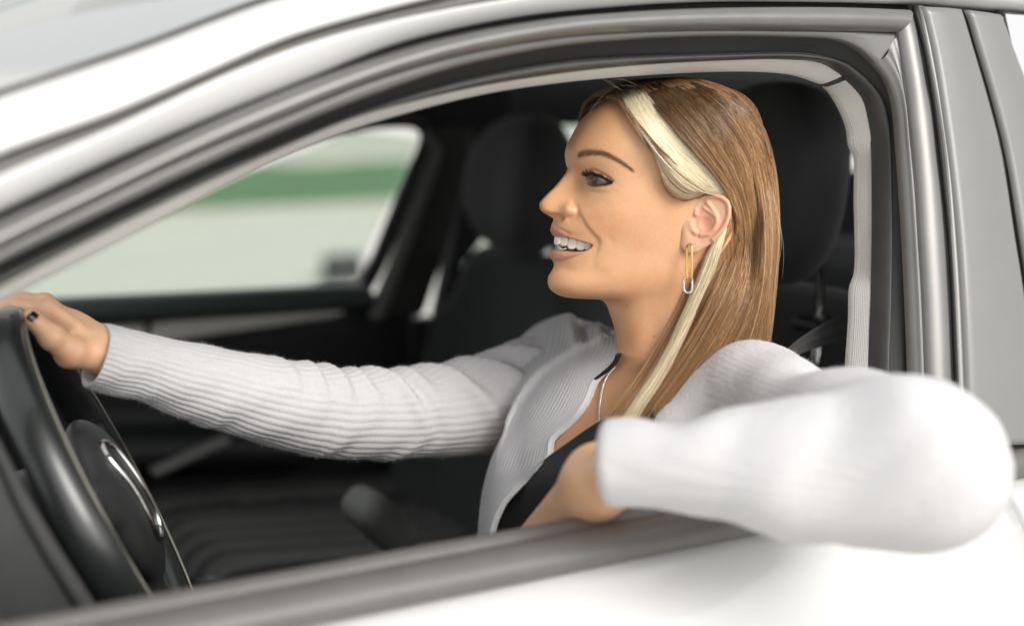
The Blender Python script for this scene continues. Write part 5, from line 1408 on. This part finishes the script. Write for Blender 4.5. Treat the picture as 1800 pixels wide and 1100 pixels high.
def clear_body(G, gap):
    sh_ = G.shape; q = G.reshape(-1, 3); x, y, t = proj(q); lim = torso_t(x, y)-gap
    d_ = np.where(lim < 5, np.minimum(lim-t, 0), 0).reshape(sh_[:2])
    for _ in range(40):
        e = np.pad(d_, 1, mode='edge'); sm = (e[:-2, 1:-1]+e[2:, 1:-1]+e[1:-1, :-2]+e[1:-1, 2:]+d_*2)/6; d_ = np.minimum(d_, sm)
    for _ in range(40):
        e = np.pad(d_, 1, mode='edge'); d_ = (e[:-2, 1:-1]+e[2:, 1:-1]+e[1:-1, :-2]+e[1:-1, 2:])/4
    rr3 = (q-EYE)/t[:, None]; return (q+rr3*d_.reshape(-1, 1)).reshape(sh_)
# right front panel of the cardigan
ROWS = [
 [(895, 615, 1.78), (940, 572, 1.77), (985, 556, 1.75), (1035, 566, 1.68), (1096, 582, 1.56)],
 [(878, 640, 1.70), (925, 590, 1.70), (972, 561, 1.69), (1028, 572, 1.62), (1094, 596, 1.505)],
 [(886, 672, 1.645), (925, 632, 1.645), (972, 612, 1.63), (1030, 612, 1.56), (1088, 624, 1.482)],
 [(890, 715, 1.615), (922, 690, 1.605), (962, 672, 1.588), (1010, 664, 1.55), (1048, 664, 1.505)],
 [(880, 756, 1.60), (904, 744, 1.58), (942, 732, 1.558), (985, 725, 1.53), (1018, 720, 1.500)],
 [(864, 800, 1.597), (884, 795, 1.565), (914, 788, 1.543), (945, 780, 1.523), (970, 768, 1.503)],
 [(854, 838, 1.60), (872, 834, 1.562), (900, 826, 1.54), (934, 818, 1.522), (962, 803, 1.503)],
 [(847, 880, 1.605), (858, 876, 1.57), (874, 870, 1.548), (892, 864, 1.532), (908, 856, 1.518)],
 [(842, 935, 1.61), (847, 930, 1.578), (855, 922, 1.558), (865, 912, 1.54), (874, 902, 1.527)],
 [(838, 1010, 1.62), (841, 1008, 1.588), (845, 1005, 1.568), (850, 1000, 1.55), (856, 992, 1.537)]]
def patch(rows, n, m_, dt=0.0, ramp=None):
    R_ = np.array([[at(p[0], p[1], p[2]+dt*(1 if ramp is None else ramp[i])) for p in r] for i, r in enumerate(rows)])
    A_ = np.array([spline(r, m_) for r in R_]); return np.stack([spline(A_[:, j], n) for j in range(m_)], 1)
NPr, NPc = 260, 200
G = clear_body(patch(ROWS, NPr, NPc, -.052, [.1, .25, .6, .9, 1, 1, 1, 1, 1, 1]), .008); Nm = grid_normals(G); Nm *= np.sign((Nm @ -FWD).mean())
vv = np.linspace(0, 1, NPc)[None]; uu2 = np.linspace(0, 1, NPr)[:, None]
wid = np.linalg.norm(np.diff(G, axis=1), axis=2).sum(1)[:, None]
ribp = (.5+.5*np.cos(2*np.pi*(vv*.155+.10*uu2*(1-vv)*.3)/.0058))**.7
foldp = .0045*np.exp(-((vv-.42-.5*(uu2-.12))/.06)**2)*smooth(.02, .1, uu2)*smooth(.45, .25, uu2) - .0035*np.exp(-((vv-.54-.5*(uu2-.12))/.05)**2)*smooth(.02, .1, uu2)*smooth(.4, .2, uu2) \
      + .004*np.exp(-((vv-.72-.4*(uu2-.1))/.06)**2)*smooth(.02, .08, uu2)*smooth(.35, .18, uu2) + .0025*np.sin(7*vv+9*uu2)*smooth(.3, .6, uu2)*.6 - .006*np.exp(-((vv-.0)/.07)**2)*smooth(.15, .3, uu2)*smooth(.7, .5, uu2)
edge_curl = -.004*smooth(.97, 1.0, vv)
G = G + Nm*(foldp+.00045*(ribp-.6)+edge_curl)[..., None]
G = G + (RGT*.0006)*(np.sin(uu2*60+1)*smooth(.9, 1, vv))[..., None]
Nm2 = grid_normals(G); Nm2 *= np.sign((Nm2 @ -FWD).mean())
back = G - Nm2*.0028
o = with_fuzz('front_panel', np.vstack([G.reshape(-1, 3), back.reshape(-1, 3)]),
    np.vstack([grid_faces(NPr, NPc), grid_faces(NPr, NPc)[:, ::-1]+NPr*NPc,
               np.stack([np.arange(NPr-1)*NPc+NPc-1, (np.arange(NPr-1)+1)*NPc+NPc-1, (np.arange(NPr-1)+1)*NPc+NPc-1+NPr*NPc, np.arange(NPr-1)*NPc+NPc-1+NPr*NPc], 1)]),
    np.vstack([Nm2.reshape(-1, 3)]*2), np.r_[ribp.ravel()*.3*np.ones(NPr*NPc), np.zeros(NPr*NPc)], 9000, .0028, cardigan, 5)

# left sleeve: bent over the sill, bulky at the elbow
LS, LE, LWR = at(1322, 694, 1.405), at(1610, 812, 1.112), at(1086, 812, 1.150)
LN = at(1262, 742, 1.425)
def left_sleeve(p):
    up_ = sd_cone(p, LS, LE, .0500, .0640); fo = sd_cone(p, LE, LWR, .0600, .0370); up_ = smin(up_, sd_cone(p, LE+np.array([.01, .0, -.012]), LE*.6+LWR*.4+np.array([0, 0, -.014]), .060, .050), .02)
    d = smin(up_, fo, .022); d = smin(d, sd_cone(p, LS, LN, .046, .046), .03)
    d = smin(d, sd_cone(p, LN, at(1220, 850, 1.42), .044, .05), .03); d = smin(d, sd_cone(p, LN, at(1205, 800, 1.425), .042, .04), .03); d = smin(d, sd_cone(p, LN, at(1188, 770, 1.408), .04, .034), .03)
    # trim the cuff end square to the forearm
    ax = (LE-LWR)/np.linalg.norm(LE-LWR); e = (p-LWR) @ ax
    d = smax(d, np.where(np.linalg.norm(p-LWR, axis=1) < .09, -(e+.016), -1.0), .008)
    x, y, z = p.T
    d = d + .0026*np.sin(x*40+y*26)*np.sin(y*30-z*40)+.0006*np.sin(x*90-z*70+2)*np.sin(y*80+z*60)
    c1 = gauss((np.linalg.norm(p-at(1450, 640, 1.28), axis=1))/.036)*.022      # crease between shoulder and elbow
    c2 = gauss((np.linalg.norm(p-at(1185, 728, 1.14), axis=1))/.026)*.013
    c3 = gauss((np.linalg.norm(p-(LE*.52+LWR*.48)-np.array([0, -.04, .0]), axis=1))/.03)*.004
    for fx, fy, ft, fr_, fa in [(1420, 760, 1.12, .05, .004), (1530, 720, 1.10, .045, -.004), (1500, 860, 1.07, .05, .0035), (1620, 880, 1.06, .045, .004), (1330, 840, 1.10, .04, -.003), (1690, 760, 1.08, .04, .0035), (1240, 800, 1.12, .03, .003)]:
        q = p-at(fx, fy, ft); e_ax = np.array([.55, .35, .75]); s1 = q @ e_ax; s2 = np.linalg.norm(q-np.outer(s1, e_ax), axis=1)
        d = d+fa*np.exp(-(s1/fr_)**2)*np.exp(-((q @ np.array([.8, -.2, -.55]))/.012)**2)
    return d+c1+c2+c3
V, F = nets(left_sleeve, np.minimum.reduce([LS, LE, LWR, LN])-.10, np.maximum.reduce([LS, LE, LWR, LN])+.10, .0036)
def limb_rib(V):
    """rib phase round the nearest limb segment"""
    best = np.full(len(V), 9.0); ph = np.zeros(len(V))
    for a, b in ((LS, LE), (LE, LWR), (LS, LN)):
        ab = b-a; t = np.clip((V-a) @ ab/(ab @ ab), 0, 1); q = V-a-t[:, None]*ab; dd = np.linalg.norm(q, axis=1)
        e1 = np.cross(ab, [0, 0, 1.0]); e1 /= np.linalg.norm(e1); e2 = np.cross(ab, e1); e2 /= np.linalg.norm(e2)
        an = np.arctan2(q @ e1, q @ e2); m = dd < best; best = np.where(m, dd, best); ph = np.where(m, an, ph)
    return np.abs(np.cos(ph*29))
Cn = np.zeros_like(V)
fn = np.cross(V[F[:, 2]]-V[F[:, 0]], V[F[:, 3]]-V[F[:, 1]]); 
for k in range(4): np.add.at(Cn, F[:, k], fn)
Cn /= np.linalg.norm(Cn, axis=1)[:, None]+1e-12
if np.mean((Cn*(V-(LS+LE+LWR)/3)).sum(1)) < 0: Cn = -Cn
rb = limb_rib(V)
V = V+Cn*(.0006*(rb-.6))[:, None]
with_fuzz('sleeve', V, F, Cn, rb*.5, 9000, .0030, cardigan, 9)

# back and sides of the cardigan over the trunk
sel_c = np.where((cT < -.05))[0]; k0 = int(np.argmax(sel_c)); sel_c = np.r_[sel_c[sel_c >= NTH//2], sel_c[sel_c < NTH//2]]
Gb = TORSO[28:, :][:, sel_c][:, ::3]
nb = grid_normals(Gb); ctr = TORSO[28:].mean(1)[:, None]; nb *= np.where(((Gb-ctr)*nb).sum(-1) < 0, -1, 1)[..., None]
Gb = Gb+nb*.010
o = make('back_panel', Gb.reshape(-1, 3), grid_faces(*Gb.shape[:2]), M['knit'], cardigan, attrs={'rib': np.tile(np.abs(np.cos(np.arange(Gb.shape[1])*1.1)), Gb.shape[0])})
o.modifiers.new('t', 'SOLIDIFY').thickness = .003

# black camisole under the open cardigan, with its strap
CAMI = [
 [(1150, 688, 1.455), (1090, 722, 1.462), (1036, 753, 1.478), (1000, 778, 1.492), (962, 805, 1.507), (925, 835, 1.522), (890, 868, 1.54)],
 [(1152, 760, 1.447), (1095, 775, 1.457), (1045, 795, 1.468), (1005, 815, 1.484), (965, 840, 1.50), (925, 865, 1.518), (882, 895, 1.545)],
 [(1150, 840, 1.445), (1095, 850, 1.455), (1042, 860, 1.468), (1000, 875, 1.484), (955, 895, 1.505), (910, 915, 1.525), (868, 930, 1.552)],
 [(1150, 950, 1.455), (1090, 955, 1.465), (1035, 960, 1.478), (985, 965, 1.495), (940, 975, 1.515), (895, 985, 1.54), (855, 995, 1.565)],
 [(1150, 1060, 1.47), (1090, 1060, 1.48), (1035, 1065, 1.495), (985, 1070, 1.51), (940, 1075, 1.53), (895, 1080, 1.555), (855, 1085, 1.58)]]
G = clear_body(patch(CAMI, 70, 90, -.042), .004)
o = make('camisole', G.reshape(-1, 3), grid_faces(70, 90), M['silk'], person); o.modifiers.new('t', 'SOLIDIFY').thickness = .0016
hem = G[0]; V, F = tube(spline(hem, 90), .0011, 8); make4('camisole_hem', V, F, M['silk'], o)
bx_, by_, bz_ = proj(BODYG[NR-40:].reshape(-1, 3))
def body_t(x, y):
    m = np.hypot(bx_-x, by_-y) < 6; return bz_[m].min() if m.any() else 1.47
sp = [(1091, 622), (1086, 634), (1076, 646), (1064, 656), (1050, 667)]
S1 = spline(np.array([at(x-3, y, body_t(x, y)-.001) for x, y in sp]), 30)
V, F = tube(S1, .0036, 10, flat=.45); make4('camisole_strap', V, F, M['silk'], person)

# necklace: fine chain of small links round the neck
M['silver'] = mat('silver', (.80, .77, .72), .2, metal=1.0)
neck = empty('necklace', tuple(at(1054, 715, torso_t(1054, 715))))
tag(neck, 'thin silver chain necklace on the bare chest above the black top', 'necklace')
npx = spline(np.array([(1092, 632), (1080, 646), (1067, 662), (1059, 682), (1055, 705), (1053, 735), (1056, 765)]), 70)
npt = np.array([at(x, y, torso_t(x, y)-.0018) for x, y in npx]); 
for _ in range(6): npt[1:-1] = (npt[:-2]+npt[1:-1]*2+npt[2:])/4
V, F = tube(npt, .00045, 6); make4('chain', V, F, M['silver'], neck)
lk = [tube(np.array([p+RGT*.0009*math.cos(t)+UPV*.0012*math.sin(t)-FWD*.0003*(i % 2) for t in np.linspace(0, 2*np.pi, 9)]), .0003, 4, caps=False) for i, p in enumerate(npt[::1])]
V, F = join(lk); make4('links', V, F, M['silver'], neck)['kind'] = 'stuff'

# earring: long gold link with a small pave link hanging from it
M['gold'] = mat('gold', (.83, .55, .20), .16, metal=1.0)
M['gem'] = mat('pave_stone', (.82, .82, .80), .08, metal=.4, coat=1.0)
te = t_ear-.0105
def stadium(cx_, cy_, hw, hl, turn, n=48):
    pts = []
    for t in np.linspace(0, 2*np.pi, n, endpoint=False):
        x, y = hw*math.cos(t), hw*math.sin(t)+(hl-hw)*np.sign(math.sin(t))*min(1, abs(math.sin(t))*3)
        pts.append(at(cx_, cy_, te)+PX*(RGT*x*math.cos(turn)-FWD*x*math.sin(turn)-UPV*y))
    return np.array(pts+[pts[0]])
er = empty('earring', tuple(at(1211, 432, te)))
tag(er, 'gold long link earring with a small sparkling link hanging below', 'earring')
V, F = tube(stadium(1211.5, 462, 8, 31, 1.12), np.full(49, 2.0*PX), 10, caps=False); make4('gold_link', V, F, M['gold'], er)
s2 = stadium(1209.5, 500.5, 7, 13.5, .25); V, F = tube(s2, 1.9*PX, 8, caps=False); make4('stone_link', V, F, M['silver'], er)
gv, gf = nets(lambda p: np.linalg.norm(p, axis=1)-1.0, (-1.4,)*3, (1.4,)*3, .45)
gm = None
for i in range(0, 48, 2):
    for k in (0, 1):
        p = s2[i] if k == 0 else (s2[i]+s2[i+1])/2
        if k == 1: continue
        if gm is None: g_ = make('stone', gv*1.15*PX, gf, M['gem'], er); gm = g_.data
        else: g_ = bpy.data.objects.new('stone', gm); COL.objects.link(g_); 
        g_.parent = er; g_.matrix_parent_inverse = er.matrix_world.inverted(); g_.location = tuple(p-FWD*1.6*PX)

# painted thumb nail
nc = at(62, 557, 1.3155)
nx_ = RGT*.55+UPV*.62; 
tip_d = (at(56, 560, 1.316)-at(90, 592, 1.322)); tip_d /= np.linalg.norm(tip_d)
nz = -FWD*.86+UPV*.25+RGT*.35; nz -= (nz @ tip_d)*tip_d; nz /= np.linalg.norm(nz); ny_ = np.cross(nz, tip_d)
M['nail'] = mat('black_nail_varnish', (.006, .006, .007), .08, coat=1.0)
tipc = at(61, 564.5, 1.3168)
V, F = nets(lambda p: smax(sd_cone(p, (-.03, 0, 0), (.03, 0, 0), .0096, .0086), smax(sd_box(p, (.0025, 0, .006), (.0062, .0055, .008), .0035), -sd_cone(p, (-.03, 0, 0), (.03, 0, 0), .0075, .0065), .001), .001), (-.012, -.010, -.004), (.012, .010, .013), .0007)
make('thumb_nail', tipc+V[:, :1]*tip_d+V[:, 1:2]*ny_+V[:, 2:]*nz, F, M['nail'], person)
